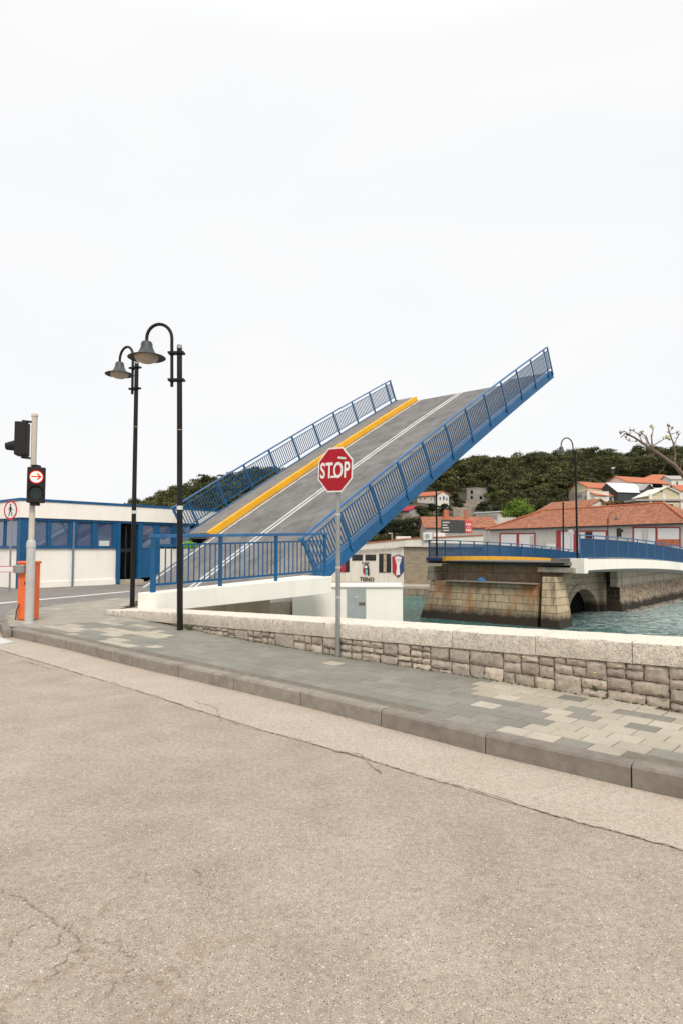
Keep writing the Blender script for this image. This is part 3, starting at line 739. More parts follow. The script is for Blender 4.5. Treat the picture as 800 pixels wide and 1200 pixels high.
mr=N(nt,'ShaderNodeMapRange'); L(nt,wob.outputs[0],mr.inputs[0]); mr.inputs[1].default_value=-2.3; mr.inputs[2].default_value=-1.95; mr.inputs[3].default_value=1; mr.inputs[4].default_value=0
c=mix(nt,mr.outputs[0],c,(.03,.022,.014)); L(nt,c,b.inputs['Base Color']); b.inputs['Roughness'].default_value=.9; bump(nt,b,v.outputs['Distance'],.8,.1); M['rubble_far']=m
emb=thing('embankment_wall','rubble stone embankment wall under the fixed bridge at the water','wall',tuple(B(20,1.4,WATER)))
mb=MB(); mb.hexa(block(12.1,60,1.4,10.2,-4.2,-1.28,(0,0,.25,0))); mb.build('rubble_face',M['rubble_far'],emb)
MB().hexa(block(12.04,12.1,1.4,2.9,-4.2,-.1)).build('end_face',M['wetstone'],emb)
MB().hexa(block(10.9,50,1.15,1.7,-1.28,-.05)).build('concrete_band',M['band'],emb)
# foam line / rocks at the foot of the wall
mb=MB()
for i in range(60):
    t=12.3+i*.6+random.uniform(-.2,.2); p=B(t,1.0-random.random()*.5,WATER+.0); r=random.uniform(.15,.35)
    mb.box((p.x,p.y,p.z),(r*1.5,r,r*.8),random.random()*3)
mb.build('foot_rocks',M['mortar'],emb)
def frail(w,name,label,base,z1,spacing,t0,t1,parentmat,solidify):
    r=thing('bridge_railing',label,'railing',tuple(B(t0,w,base)),'railings of the fixed bridge')
    n=20
    def sw(z,wd,ht,nm,mat):
        mb=MB()
        for i in range(n):
            a_=t0+(t1-t0)*i/n;b_=t0+(t1-t0)*(i+1)/n; mb.bar(B(a_,w,z+dz(a_)),B(b_,w,z+dz(b_)),wd,ht)
        return mb.build(nm,mat,r)
    sw(z1,.12,.07,'handrail',M['handrail']); sw(z1-.22,.05,.04,'upper_rail',M['blue']); sw(base+.12,.05,.05,'lower_rail',M['blue'])
    t=t0; 
    while t<t1:
        MB().bar(B(t,w,base+dz(t)),B(t,w,z1+dz(t)),.06,.14 if not solidify else .07,D).build('post',M['blue_panel'] if not solidify else M['handrail'],r)
        t2=min(t+spacing,t1); k=max(2,int(round((t2-t)/.1))); mb=MB()
        for i in range(1,k):
            tt=t+(t2-t)*i/k; mb.bar(B(tt,w,base+.12+dz(tt)),B(tt,w,z1-.22+dz(tt)),.022 if solidify else .036,.05 if solidify else .02,D)
        mb.build('baluster_panel',M['blue_panel'] if solidify else M['blue'],r); t=t2
    return r
frail(-.02,'n','long blue railing with close bars on the near edge of the fixed bridge',.93,2.43,2.35,.2,36,M['blue'],True)
frail(10.38,'f','blue railing with see-through bars along the far edge of the fixed bridge',.95,2.2,2.15,-.5,36,M['blue'],False)
# ------------------------------------------------------------------ street lamps
def street_lamp(label,base,H,reach,ang,scale=1.0,tilt=0,drop=.0,group='black hooked street lamps',hook_h=None,stickers=True):
    t=thing('street_lamp',label,'street lamp',tuple(base),group); b0=Vector(base)
    dr=Vector((math.cos(ang),math.sin(ang),0)); k=scale
    MB().tube([b0,b0+UP*.0+UP*H],[.054*k,.047*k],16).build('pole',M['pole_black'],t,smooth=True)
    MB().lathe([(0,.04),(.04*k,.035),(.05*k,0),(.05*k,-.04)],b0+UP*(H),16).build('pole_cap',M['galv'],t,smooth=True)
    a0=b0+dr*.14*k; zb=H-.74*k
    zs=H+.16*k; rad=reach/2-.07*k
    pts=[a0+UP*zb,a0+UP*zs]; cx=a0+dr*rad+UP*zs
    for i in range(1,13):
        an=math.pi*i/12; pts.append(cx+dr*(-math.cos(an)*rad)+UP*(math.sin(an)*rad*1.15))
    endp=pts[-1]-UP*.05*k; pts.append(endp)
    MB().tube(pts,.03*k,12).build('arm',M['pole_black'],t,smooth=True)
    for z in(H-.12*k,H-.62*k):
        c=MB(); c.bar(b0-dr*.09*k+UP*z,b0+dr*.20*k+UP*z,.15*k,.035*k); c.build('bracket',M['pole_black'],t)
    top=endp
    prof=[(0,.02),(.05,.005),(.085,-.012),(.103,-.045),(.108,-.11),(.118,-.135),(.138,-.18),(.165,-.225),(.195,-.25),(.215,-.262),(.335,-.300),(.342,-.308),(.333,-.314),(.20,-.275)]
    hd=MB().lathe([(r*k,z*k) for r,z in prof[:11]],top,28).build('lamp_shade',M['lamp_grey'],t,smooth=True)
    MB().lathe([(r*k,z*k) for r,z in prof[10:]],top,28).build('rim',M['lamp_rim'],hd,smooth=True)
    MB().lathe([(.225*k,-.275*k),(.22*k,-.305*k),(.18*k,-.36*k),(.11*k,-.395*k),(0,-.405*k)],top,24).build('lens',M['glass_lens'],hd,smooth=True)
    if stickers:
        for z,h in((2.15,.07),(H-1.55,.018)):
            rr_=.054*k-(.007*k)*z/H+.002
            MB().lathe([(rr_,0),(rr_+.002,.0),(rr_+.002,h),(rr_,h)],b0+UP*z,16).build('band',M['wood'] if z>2.2 else M['paper'],t)
    t.rotation_euler=(0,tilt,0)
    return t
b1=gnd(211,738.5,SW); H1=at(210,406,b1.y).z-SW
street_lamp('black street lamp with grey bell shade, nearer and larger of the two on the pavement',b1,H1,.60,math.pi,1.0,tilt=-.016)
b2=at(155,711,14.8); H2=at(159.5,424.5,14.8).z-b2.z
street_lamp('black street lamp with grey bell shade, behind and left of the nearer one',b2,H2,.62,R(180-33),1.0)
b3=B(.05,.1,1.0); H3=at(693.5,527,b3.y).z-1.0
street_lamp('black hooked street lamp on the white pedestal at the end of the fixed bridge',b3,H3,1.05,R(200),1.2,stickers=False)
b4=B(.2,10.2,1.0); street_lamp('black street lamp on the far corner of the pier, top hidden behind the raised leaf',b4,H3,1.05,R(200),1.2,stickers=False)
# ------------------------------------------------------------------ stop sign
sb=gnd(396,769.5,SW); ss_=thing('stop_sign','red octagonal STOP sign on a grey pole beside the stone wall','sign',tuple(sb))
Hs=at(395,527,sb.y).z-SW
MB().tube([sb,sb+UP*(Hs)],.031,16).build('pole',M['galv'],ss_,smooth=True)
for z in(1.18,.78,1.9): MB().lathe([(.032,0),(.035,.0),(.035,.03),(.032,.03)],sb+UP*z,14).build('pole_band',M['post_grey'],ss_)
cen=at(395,551,sb.y)-Vector((0,.05,0)); fn=Vector((-math.sin(R(40)),-math.cos(R(40)),0)); sx=Vector((math.cos(R(40)),-math.sin(R(40)),0)) 
roll=R(2.2); sxr=(sx*math.cos(roll)-UP*math.sin(roll)); syr=(UP*math.cos(roll)+sx*math.sin(roll))
cen=Vector((sb.x,sb.y,cen.z))+fn*.06
def octa(r,off): return [cen+fn*off+(sxr*math.cos(R(22.5+45*i))+syr*math.sin(R(22.5+45*i)))*r for i in range(8)]
R8=.305/math.cos(R(22.5))
pl=MB().plate(octa(R8,0),fn,.004).build('sign_plate',M['sign_white'],ss_)
MB().plate(octa(R8-.022,.0055),fn,.001).build('red_field',M['sign_red'],pl)
def text_mesh(txt,cx,fnrm,xa,ya,width,height,name,mat,parent,th=.002,bold=0.0,spacing=1.0):
    cu=bpy.data.curves.new('t','FONT'); cu.body=txt; cu.align_x='CENTER'; cu.align_y='CENTER'; cu.offset=bold; cu.space_character=spacing; cu.resolution_u=4
    ob=bpy.data.objects.new('t',cu); C.objects.link(ob); bpy.context.view_layer.update()
    me=bpy.data.meshes.new_from_object(ob.evaluated_get(bpy.context.evaluated_depsgraph_get())); C.objects.unlink(ob); bpy.data.objects.remove(ob)
    vs=[v.co.copy() for v in me.vertices]; fs=[tuple(p.vertices) for p in me.polygons]
    xs=[v.x for v in vs]; ys=[v.y for v in vs]; w=max(xs)-min(xs); h=max(ys)-min(ys); mx=(max(xs)+min(xs))/2; my=(max(ys)+min(ys))/2
    bpy.data.meshes.remove(me)
    mb=MB(); mb.add([Vector(cx)+xa*((v.x-mx)/w*width)+ya*((v.y-my)/h*height)+fnrm*th for v in vs],fs)
    return mb.build(name,mat,parent)
text_mesh('STOP',cen+fn*.0085-syr*.005,fn,sxr,syr,.525,.222,'lettering',M['sign_white'],pl,.001,.022,1.08)
def onsign(u,v,w,h,mat,nm,rot=0):
    p=cen+fn*.0095; a_=math.cos(rot);b_=math.sin(rot)
    q=[p+sxr*(u+(i*a_-j*b_))+syr*(v+(i*b_+j*a_)) for i,j in((-w/2,-h/2),(w/2,-h/2),(w/2,h/2),(-w/2,h/2))]
    MB().plate(q,fn,.0008).build(nm,mat,pl)
onsign(.12,.155,.14,.03,M['paper'],'sticker',R(-8)); onsign(-.02,-.095,.10,.028,M['sign_white'],'sticker',R(2)); onsign(.125,.128,.10,.012,M['sign_red'],'sticker',R(-8))
MB().bar(cen-fn*.045+UP*.12-sx*.08,cen-fn*.045+UP*.12+sx*.08,.05,.03).build('clamp',M['galv'],ss_)
# ------------------------------------------------------------------ traffic light
tb_=gnd(34,731,SW)+Vector((0,0,0)); Y=tb_.y
tl=thing('traffic_light','traffic light on a grey and beige pole with a lit red arrow signal','traffic light',tuple(tb_))
Ht=at(38,487,Y).z-SW; zc=at(36,640,Y).z
pt=lambda z: Vector((tb_.x,tb_.y,z))
MB().tube([pt(SW),pt(zc-.05),pt(zc)],[.082,.080,.078],18).build('lower_pole',M['post_grey'],tl,smooth=True)
MB().lathe([(.078,0),(.088,.01),(.088,.10),(.07,.15),(.055,.16)],pt(zc-.04),18).build('collar',M['post_grey'],tl,smooth=True)
MB().tube([pt(zc),pt(SW+Ht)],.054,18).build('upper_pole',M['post_beige'],tl,smooth=True)
MB().lathe([(.056,0),(.064,.0),(.066,.035),(.05,.06),(0,.068)],pt(SW+Ht-.02),18).build('pole_cap',M['post_beige'],tl,smooth=True)
MB().lathe([(.083,0),(.11,0),(.11,.02),(.083,.03)],pt(SW),18).build('base_ring',M['post_grey'],tl)
# head A (facing the camera)
ca_=at(42.5,568.5,Y-.12); hw,hh=.325,.69
hA=MB().box(ca_,(hw,.16,hh)).build('signal_head',M['signal_black'],tl,bevel=.02)
fy=ca_.y-.082
def disc(mb,c,r,y,n=28):
    mb.add([(c.x+r*math.cos(2*math.pi*i/n),y,c.z+r*math.sin(2*math.pi*i/n)) for i in range(n)],[tuple(range(n))[::-1]]); return mb
cr=Vector((ca_.x,0,ca_.z+.155)); cg=Vector((ca_.x,0,ca_.z-.16))
disc(MB(),cr,.128,fy-.003).build('red_lens',M['lit_red'],hA); disc(MB(),cr,.108,fy-.006).build('lit_field',M['lit_white'],hA)
ar=MB(); y=fy-.009
def bar2(mb,a,b,w):
    d=Vector((b[0]-a[0],0,b[1]-a[1])).normalized(); n=Vector((-d.z,0,d.x))*w/2
    A_=Vector((cr.x+a[0],y,cr.z+a[1]));B_=Vector((cr.x+b[0],y,cr.z+b[1])); mb.quad(A_-n,B_-n,B_+n,A_+n)
bar2(ar,(-.09,0),(.075,0),.028); y-=.0006; bar2(ar,(.012,.062),(.085,-.006),.028); y-=.0006; bar2(ar,(.012,-.062),(.085,.006),.028)
ar.build('arrow',M['lit_red'],hA)
disc(MB(),cg,.115,fy-.003).build('green_lens',plain('green_lens',(.004,.022,.02),.2,.1,5),hA)
for c in(cr,cg):
    v=MB(); n=18; vs=[]
    for i in range(n+1):
        an=R(-20)+R(220)*i/n
        for yy,rr_ in((fy,.135),(fy-.16,.132)): vs.append((c.x+rr_*math.cos(an),yy-(0 if yy==fy else -.04*(1-max(0,math.sin(an)))),c.z+rr_*math.sin(an)))
    v.add(vs,[(2*i,2*i+1,2*i+3,2*i+2) for i in range(n)]); o=v.build('visor',M['signal_black'],hA); so=o.modifiers.new('s','SOLIDIFY'); so.thickness=.004
for z in(ca_.z+.37,ca_.z-.37):
    MB().box((ca_.x-.03,Y-.08,z),(.12,.16,.05)).build('bracket',M['signal_black'],tl)
bpy.context.view_layer.update()
th=R(24); ct,st=math.cos(th),math.sin(th)
for o_ in [hA]+list(hA.children):
    for v_ in o_.data.vertices:
        x_=v_.co.x+tb_.x-ca_.x; y_=v_.co.y+tb_.y-ca_.y; v_.co.x=x_*ct-y_*st-tb_.x+ca_.x; v_.co.y=x_*st+y_*ct-tb_.y+ca_.y
# head B (side-on, facing left)
cb=at(26,514.5,Y+.02); MB().box((cb.x,cb.y,cb.z),(.22,.30,.66),R(12)).build('signal_head',M['signal_black'],tl,bevel=.02)
hB=MB(); p0=at(20,522,Y-.03); hB.tube([p0,p0+Vector((-.20,-.03,-.02))],[.115,.07],16); hB.build('visor',M['signal_black'],tl,smooth=True)
for z in(cb.z+.36,cb.z-.36):
    MB().bar((cb.x,cb.y,z),(tb_.x,tb_.y,z-.03),.05,.04).build('bracket',M['signal_black'],tl)
# ------------------------------------------------------------------ barrier
bc=gnd(33,729,SW); bc.y+=.40; bc.x-=.20
br_=thing('barrier_machine','orange road barrier cabinet with a red and white arm','road barrier',tuple(bc))
ztop=at(33,659,bc.y).z; hc_=ztop-SW
MB().box((bc.x,bc.y,SW+hc_/2),(.33,.26,hc_-.03)).build('cabinet',M['orange'],br_,bevel=.012)
MB().box((bc.x,bc.y,SW+hc_-.0),(.37,.30,.05)).build('lid',M['orange'],br_,bevel=.01)
hz=at(20,667,bc.y-.25).z
MB().box((bc.x-.10,bc.y-.19,hz),(.20,.12,.17)).build('arm_hub',M['galv'],br_,bevel=.02)
am=MB().box((bc.x-.15-1.75,bc.y-.25,hz),(3.4,.045,.10)).build('arm',M['arm_white'],br_)
for z in(.0555,-.0555): MB().box((bc.x-.15-1.75,bc.y-.25,hz+z),(3.4,.05,.012)).build('red_edge',M['red'],am)
MB().box((bc.x-.02,bc.y-.133,SW+.75),(.02,.01,.06)).build('lock',M['black'],br_)
MB().tube([(bc.x-.15,bc.y-.20,SW+.02),(bc.x-.13,bc.y-.22,SW+.2),(bc.x-.08,bc.y-.2,SW+.34)],.012,8).build('cable',M['black'],br_)
MB().box((bc.x+.14,bc.y-.22,SW+.04),(.14,.10,.08)).build('foot_block',M['quay_top'],br_)
# ------------------------------------------------------------------ no-pedestrians sign
ps=thing('pedestrian_sign','round white sign with red rim and walking figure on a thin pole','sign',tuple(gnd(11,694,0)))
pb=gnd(11,694,0); yaw=R(38); cz=at(11,598,pb.y).z; fn2=Vector((-math.sin(R(25)),-math.cos(R(25)),0)); sx2=Vector((math.cos(R(25)),-math.sin(R(25)),0))
MB().tube([pb,Vector((pb.x,pb.y,cz+.3))],.032,12).build('pole',M['galv'],ps,smooth=True)
pc=Vector((pb.x,pb.y,cz))+fn2*.05
def circ(r,off,n=32): return [pc+fn2*off+(sx2*math.cos(2*math.pi*i/n)+UP*math.sin(2*math.pi*i/n))*r for i in range(n)]
pl2=MB().plate(circ(.36,0),fn2,.005).build('sign_plate',M['red'],ps)
MB().plate(circ(.29,.006),fn2,.001).build('white_field',M['sign_white'],pl2)
fg=MB()
def seg2(a,b,w):
    pa=pc+fn2*.009+sx2*a[0]+UP*a[1]; pb_=pc+fn2*.009+sx2*b[0]+UP*b[1]; d=(pb_-pa).normalized(); n=d.cross(fn2)*w/2; fg.plate([pa-n,pb_-n,pb_+n,pa+n],fn2,.001)
fg.plate([pc+fn2*.009+sx2*.0+UP*.2+(sx2*math.cos(t*.7854)+UP*math.sin(t*.7854))*.04 for t in range(8)],fn2,.001)
for a_,b_,w in(((0,.15),(0,-.02),.09),((.01,0),(.1,-.22),.045),((-.01,0),(-.09,-.22),.045),((0,.13),(.11,.0),.035),((0,.13),(-.1,.02),.035)): seg2(a_,b_,w)
fg.build('figure',M['black'],pl2)
# ------------------------------------------------------------------ control building
cb0=Vector((-12.8,25.5,0)); cd=D.copy(); cbn=W_.copy()
def CBf(s,o,z): return cb0+cd*s+cbn*o+UP*z
bl=thing('control_building','single-storey white bridge control office with blue window frames and roof edge','building',tuple(cb0))
pf=face(cb0,cb0+cd*10)
def S_(px): return (pf(px,640)-cb0).dot(cd)
def Z_(px,py): return pf(px,py).z
LEN=11.5; DEP=7
ztop=Z_(27,583.7); zfa=Z_(27,587.0); zfb=Z_(27,606.5); zsill=1.6
def cbox(s0,s1,o0,o1,z0,z1): return MB().hexa([CBf(s0,o0,z0),CBf(s1,o0,z0),CBf(s1,o1,z0),CBf(s0,o1,z0),CBf(s0,o0,z1),CBf(s1,o0,z1),CBf(s1,o1,z1),CBf(s0,o1,z1)])
ds0,ds1=S_(140.5),S_(162)
s185=S_(185.5)
cbox(0.05,ds0,.05,.25,-.1,zsill).build('wall_panel',M['panel_white'],bl); 
cbox(s185,LEN,.05,.25,-.1,zsill).build('wall_panel',M['panel_white'],bl)
cbox(0.05,.25,.25,DEP,-.1,zsill).build('wall_panel',M['panel_white'],bl)
cbox(-.0,LEN,.0,DEP+.1,-.1,.28).v
mbp=cbox(0.0,ds0-.02,.01,.25,-.1,.24); mbp.build('plinth',M['panel_white'],bl)
cbox(.3,LEN,DEP-.2,DEP,-.1,zfb).build('rear_wall',M['panel_white'],bl)
cbox(LEN-.2,LEN-.003,.3,DEP-.3,-.1,zfb).build('end_wall',M['panel_white'],bl)
cbox(.3,LEN-.3,.35,DEP-.3,-.02,.04).build('inner_floor',M['house_dark'],bl)
cbox(.35,LEN-.3,3.2,3.3,.05,zfb).build('inner_wall',M['house_dark'],bl)
cbox(-.12,LEN+.1,-.12,DEP+.1,zfb,zfa).build('fascia',M['panel_white'],bl)
cbox(-.15,LEN+.13,-.15,DEP+.13,zfa+.001,ztop).build('roof_edge',M['blue'],bl)
cbox(-.05,LEN,-.06,.2,zfb-.10,zfb-.002).build('head_frame',M['blue'],bl)
cbox(0,ds0,-.03,.06,zsill,zsill+.07).build('sill_frame',M['blue'],bl)
cbox(-.03,.06,.26,DEP,zsill,zsill+.07).build('sill_frame',M['blue'],bl)
cbox(-.04,.06,.28,DEP,zfb-.10,zfb-.003).build('head_frame',M['blue'],bl)
cbox(-.06,.26,-.06,.26,-.1,zfb-.11).build('corner_post',M['blue'],bl)
def mull(px0,px1,z0=zsill+.072,z1=None,mat='blue',o0=-.03,o1=.1): cbox(S_(px0),S_(px1),o0,o1,z0,z1 or zfb-.102).build('mullion',M[mat],bl)
for a_,b_ in((23,34),(55.5,58.5),(81,84),(87,89.5),(108,113),(132.5,136.5)): mull(a_,b_)
cbox(S_(84.3),S_(86.1),-.09,-.032,0.0,zfb-.11).build('downpipe',M['downpipe'],bl)
def win(px0,px1,z0=zsill+.072,z1=None,o=.05,frame=True):
    s0,s1=S_(px0),S_(px1); z1=z1 or zfb-.102
    f=MB()
    for q in((s0,s0+.05,z0,z1),(s1-.05,s1,z0,z1),(s0+.05,s1-.05,z0,z0+.05),(s0+.05,s1-.05,z1-.05,z1)):
        f.v+=[] ; b0=cbox(q[0],q[1],o-.05,o+.02,q[2],q[3]); f.add(b0.v,b0.f)
    w=f.build('window',M['blue'],bl); cbox(s0+.051,s1-.051,o-.015,o-.008,z0+.051,z1-.051).build('pane',M['glass'],w); return w
for a_,b_ in((34,55.5),(58.5,81),(89.5,108),(113,132.5)): win(a_,b_)
for o0,o1 in((.35,1.6),(1.7,2.9),(3.0,4.4),(4.5,6.2)):
    f=MB(); 
    for q in((o0,o0+.06,zsill+.072,zfb-.11),(o1-.06,o1,zsill+.072,zfb-.11),(o0+.05,o1-.05,zsill+.073,zsill+.11)):
        b0=cbox(0.0,.08,q[0],q[1],q[2],q[3]); f.add(b0.v,b0.f)
    w=f.build('window',M['blue'],bl); cbox(.03,.037,o0+.061,o1-.061,zsill+.072,zfb-.11).build('pane',M['glass'],w)
# door opening and door leaf
cbox(S_(136.6),ds0,-.06,.12,0.02,zfb-.104).build('door_jamb',M['blue'],bl)
cbox(ds1-.02,S_(165.5),-.06,.12,0.02,zfb-.104).build('door_jamb',M['blue'],bl)
cbox(S_(149),S_(150.6),.16,.2,.3,zfb-.2).build('inner_door',M['black'],bl)
cbox(ds0,ds1-.03,.18,.2,1.45,1.6).build('door_rail',M['black'],bl)
cbox(ds0,ds1,-.5,.3,-.02,.20).build('step',M['quay_top'],bl); cbox(ds0+.1,ds1+.2,-.85,-.51,-.02,.10).build('step',M['quay_top'],bl)
dl=cbox(S_(165.6),S_(181),-.02,.10,.26,zsill).build('door',M['blue'],bl); 
f=win(165.6,181,zsill+.002,None,.02)
mull(181,186,.26)
for a_,b_ in((186,202),(206,224)): win(a_,b_)
mull(202,206)
for px,py in((122.5,638),(174,637)):
    s=S_(px); z=Z_(px,py); cbox(s-.24,s+.24,.02,.033,z-.16,z+.16).build('notice',M['paper'],bl)
# roof-top deck
# lime plants behind the lower end of the leaf
# ------------------------------------------------------------------ terrain and hills
ry=[(-400,612),(0,622),(100,612),(150,600),(200,582),(260,564),(335,553),(450,545),(560,543),(650,539),(740,534),(800,529),(1000,522),(1300,540)]
def ridge_y(px):
    if px<=ry[0][0]: return ry[0][1]
    for (a,b),(c,d) in zip(ry[:-1],ry[1:]):
        if px<=c: return b+(d-b)*(px-a)/(c-a)
    return ry[-1][1]
TH=7.5; YR=360.; YB=112.
def hill(x,y):
    px=400+F*x/max(y,1)
    zr=EYE+(643-ridge_y(px))/F*YR-TH
    u=max(0,min(1,(y-YB)/(YR-YB))); s=u*u*(3-2*u)
    s=.5*s+.5*u
    base=-.25
    z=base+(zr-base)*s
    if y>YR: z=zr-(y-YR)*.12
    return z+ (1.2*math.sin(x*.05+1)*math.sin(y*.043)*u)
def terr(px,py):
    r=ray(px,py)
    Y=95
    while Y<YR:
        x=r.x*Y/r.y; z=EYE+r.z*Y/r.y
        if z<=hill(x,Y): break
        Y+=1
    return Vector((r.x*Y/r.y,Y,hill(r.x*Y/r.y,Y)))
gx=[ -380+ i*26 for i in range(50)]
mb=MB(); cols=[]; PX=[-450+i*35 for i in range(52)]; YS=[YB-20,YB-5]+[YB+i*12 for i in range(0,24)]+[420,470,560]
for px in PX:
    for y in YS:
        x=(px-400)/F*y; mb.v.append((x,y,hill(x,y)))
n=len(YS)
for i in range(len(PX)-1):
    for j in range(n-1):
        a=i*n+j; mb.f.append((a,a+n,a+n+1,a+1)); mb.m.append(0)
mb.build('hillside',M['hill'],kind='structure',smooth=True)
# far bank : low quay and upper ground
qz=at(430,686,66).z; QY=64.5
qp=[(-60,QY+6),(at(472,690,QY).x,QY),(at(540,690,QY-1).x,QY-1.5),(13.5,62.5),(13.5,100),(-60,100)]
MB().prism(qp,-6,qz).build('quay',M['quay_top'],kind='structure')
bank=[tuple(B(33,10.4,0)[:2]),tuple(B(33,1.4,0)[:2]),tuple(B(70,1.4,0)[:2]),(150,70),(300,80),(300,YB+3),(-90,YB+3),(-90,84),(6,86),(13.6,75)]
MB().prism(bank,-6,-.22).build('far_bank',M['approach'],kind='structure')
MB().prism([(-300,85),(-90,85),(-90,YB+3),(-300,YB+3)],-6,-.24).build('far_shore',M['hill'],kind='structure')
M['quay_stone']=masonry('quay_stone',(1,0,0),(.34,.27,.2),(.27,.22,.165),.9,.5,rust=False,tide=False)
a=Vector(qp[0]+(0,));b=Vector(qp[1]+(0,)); c=Vector(qp[2]+(0,))
for u,v in((a,b),(b,c)):
    MB().quad((u.x,u.y-.02,-4),(v.x,v.y-.02,-4),(v.x,v.y-.02,qz-.25),(u.x,u.y-.02,qz-.25)).build('quay_wall',M['quay_stone'],kind='structure')
# ------------------------------------------------------------------ club building at the quay
q1=at(385,684,76); q2=at(472.5,684,69.0); q3=at(500,684,68); q4=at(566,684,66)
cf=face(q1,q2)
club=thing('club_building','long white waterfront clubhouse with a sloping roof and a painted shield','building',(q2.x,q2.y,qz))
wd=(q2-q1); wd.z=0; wd.normalize(); cn=Vector((wd.y,-wd.x,0)); cn=cn if cn.y<0 else -cn
def topz(px,py,fc): return fc(px,py).z
def wallquad(P,Q,fc,pxa,pya,pxb,pyb,mat,name,depth=9,zb=qz-.1):
    A_=fc(pxa,pya); B_=fc(pxb,pyb); bk_=Vector((0,depth,0))
    return MB().hexa([(A_.x,A_.y,zb),(B_.x,B_.y,zb),(B_.x,B_.y+depth,zb),(A_.x,A_.y+depth,zb),A_,B_,B_+bk_,A_+bk_]).build(name,mat,club)
cf2=face(q2,q4)
wallquad(q1,q2,cf,385,649.5,472.5,641.2,M['house_white'],'wall')
m,nt,b=newmat('brick_clad'); br=N(nt,'ShaderNodeTexBrick'); sp=N(nt,'ShaderNodeSeparateXYZ'); L(nt,pos(nt),sp.inputs[0]); cbn_=N(nt,'ShaderNodeCombineXYZ'); L(nt,sp.outputs['X'],cbn_.inputs[0]); L(nt,sp.outputs['Z'],cbn_.inputs[1]); L(nt,cbn_.outputs[0],br.inputs['Vector'])
br.inputs['Scale'].default_value=1; br.inputs['Brick Width'].default_value=.45; br.inputs['Row Height'].default_value=.16; br.inputs['Mortar Size'].default_value=.02
br.inputs['Color1'].default_value=(.38,.31,.22,1); br.inputs['Color2'].default_value=(.28,.225,.16,1); br.inputs['Mortar'].default_value=(.22,.18,.13,1)
L(nt,br.outputs['Color'],b.inputs['Base Color']); b.inputs['Roughness'].default_value=.9; M['brick_clad']=m
wallquad(q2,q3,cf2,472.6,641.2,566,641.5,M['brick_clad'],'brick_wall')
# upper fascia bands
def band(fc,pxa,ya0,ya1,pxb,yb0,yb1,off,mat,name,parent=club):
    a0=fc(pxa,ya1,off);a1=fc(pxa,ya0,off);b0=fc(pxb,yb1,off);b1=fc(pxb,yb0,off); dpt=Vector((0,3,0)) if name!='gutter' else Vector((0,.2,0))
    return MB().hexa([a0,b0,b0+dpt,a0+dpt,a1,b1,b1+dpt,a1+dpt]).build(name,mat,parent)
band(cf,385,641.5,647.5,472.6,632.5,640.6,.35,M['house_white'],'fascia'); band(cf2,472.8,632.5,640.6,566,627.5,641.0,.35,M['house_white'],'fascia')
band(cf,385,640.3,641.4,472.6,631.0,632.3,.45,M['roof_red2'],'roof_edge'); band(cf2,472.8,631.0,632.3,566,626.5,627.4,.45,M['roof_red2'],'roof_edge')
def crect(fc,px0,py0,px1,py1,off,mat,name,parent,th=.06):
    a0=fc(px0,py1,off);b0=fc(px1,py1,off);b1=fc(px1,py0,off);a1=fc(px0,py0,off); bk_=Vector((0,th,0))
    return MB().hexa([a0,b0,b0+bk_,a0+bk_,a1,b1,b1+bk_,a1+bk_]).build(name,mat,parent)
def cwin(fc,px0,py0,px1,py1,nm=1,curt=False,parent=club,off=.05,fm='black',h=None):
    w=crect(fc,px0,py0,px1,py1,off,M[fm],'window',parent)
    n=nm; ww=(px1-px0)/n
    for i in range(n):
        e=.7; hs_=[(py0+e,py1-e)] if not h else [(py0+e,h-.3),(h+.3,py1-e)]
        for (u,v) in hs_: crect(fc,px0+ww*i+e*.8,u,px0+ww*(i+1)-e*.8,v,off+.03,M['curtain'] if curt and (i%2) else M['window_dark'],'pane',w,.02)
    return w
cwin(cf,412,650,424.5,657,2); cwin(cf,427.5,650,440,657,2); w=cwin(cf,443.6,649,457.6,671,3,True,h=656.5)
cwin(cf,398.5,652,409,670.5,2)
crect(cf,399.5,659,404.5,670,.12,M['mural_red'],'poster',club,.02)
# mural : shield
def shield(fc):
    cx,cy=466.2,663.5
    def pf_(pts,mat,nm,off):
        MB().add([fc(x,y,off) for x,y in pts],[tuple(range(len(pts)))[::-1]]).build(nm,mat,sh)
    sh=MB().add([fc(x,y,.06) for x,y in((459,652.5),(466.5,649.8),(473-.6,652.3),(472.6,670),(466,677.3),(459.4,671))],[(5,4,3,2,1,0)]).build('shield_mural',M['mural_blue'],club)
    pf_([(459.2,652.6),(466,650.3),(466,676.8),(459.6,671)],M['mural_red'],'red_half',.07)
    pf_([(462.2,653),(466.3,651.5),(470.3,653),(469.6,657),(467.6,663),(468.3,673.5),(463.6,674.3),(464.6,663),(463,657)],M['sign_white'],'white_column',.08)
    for yy in(655.5,657.3): pf_([(463.5,yy),(469,yy-.15),(469,yy+.25),(463.5,yy+.4)],M['mural_red'],'stripe',.09)
shield(cf)
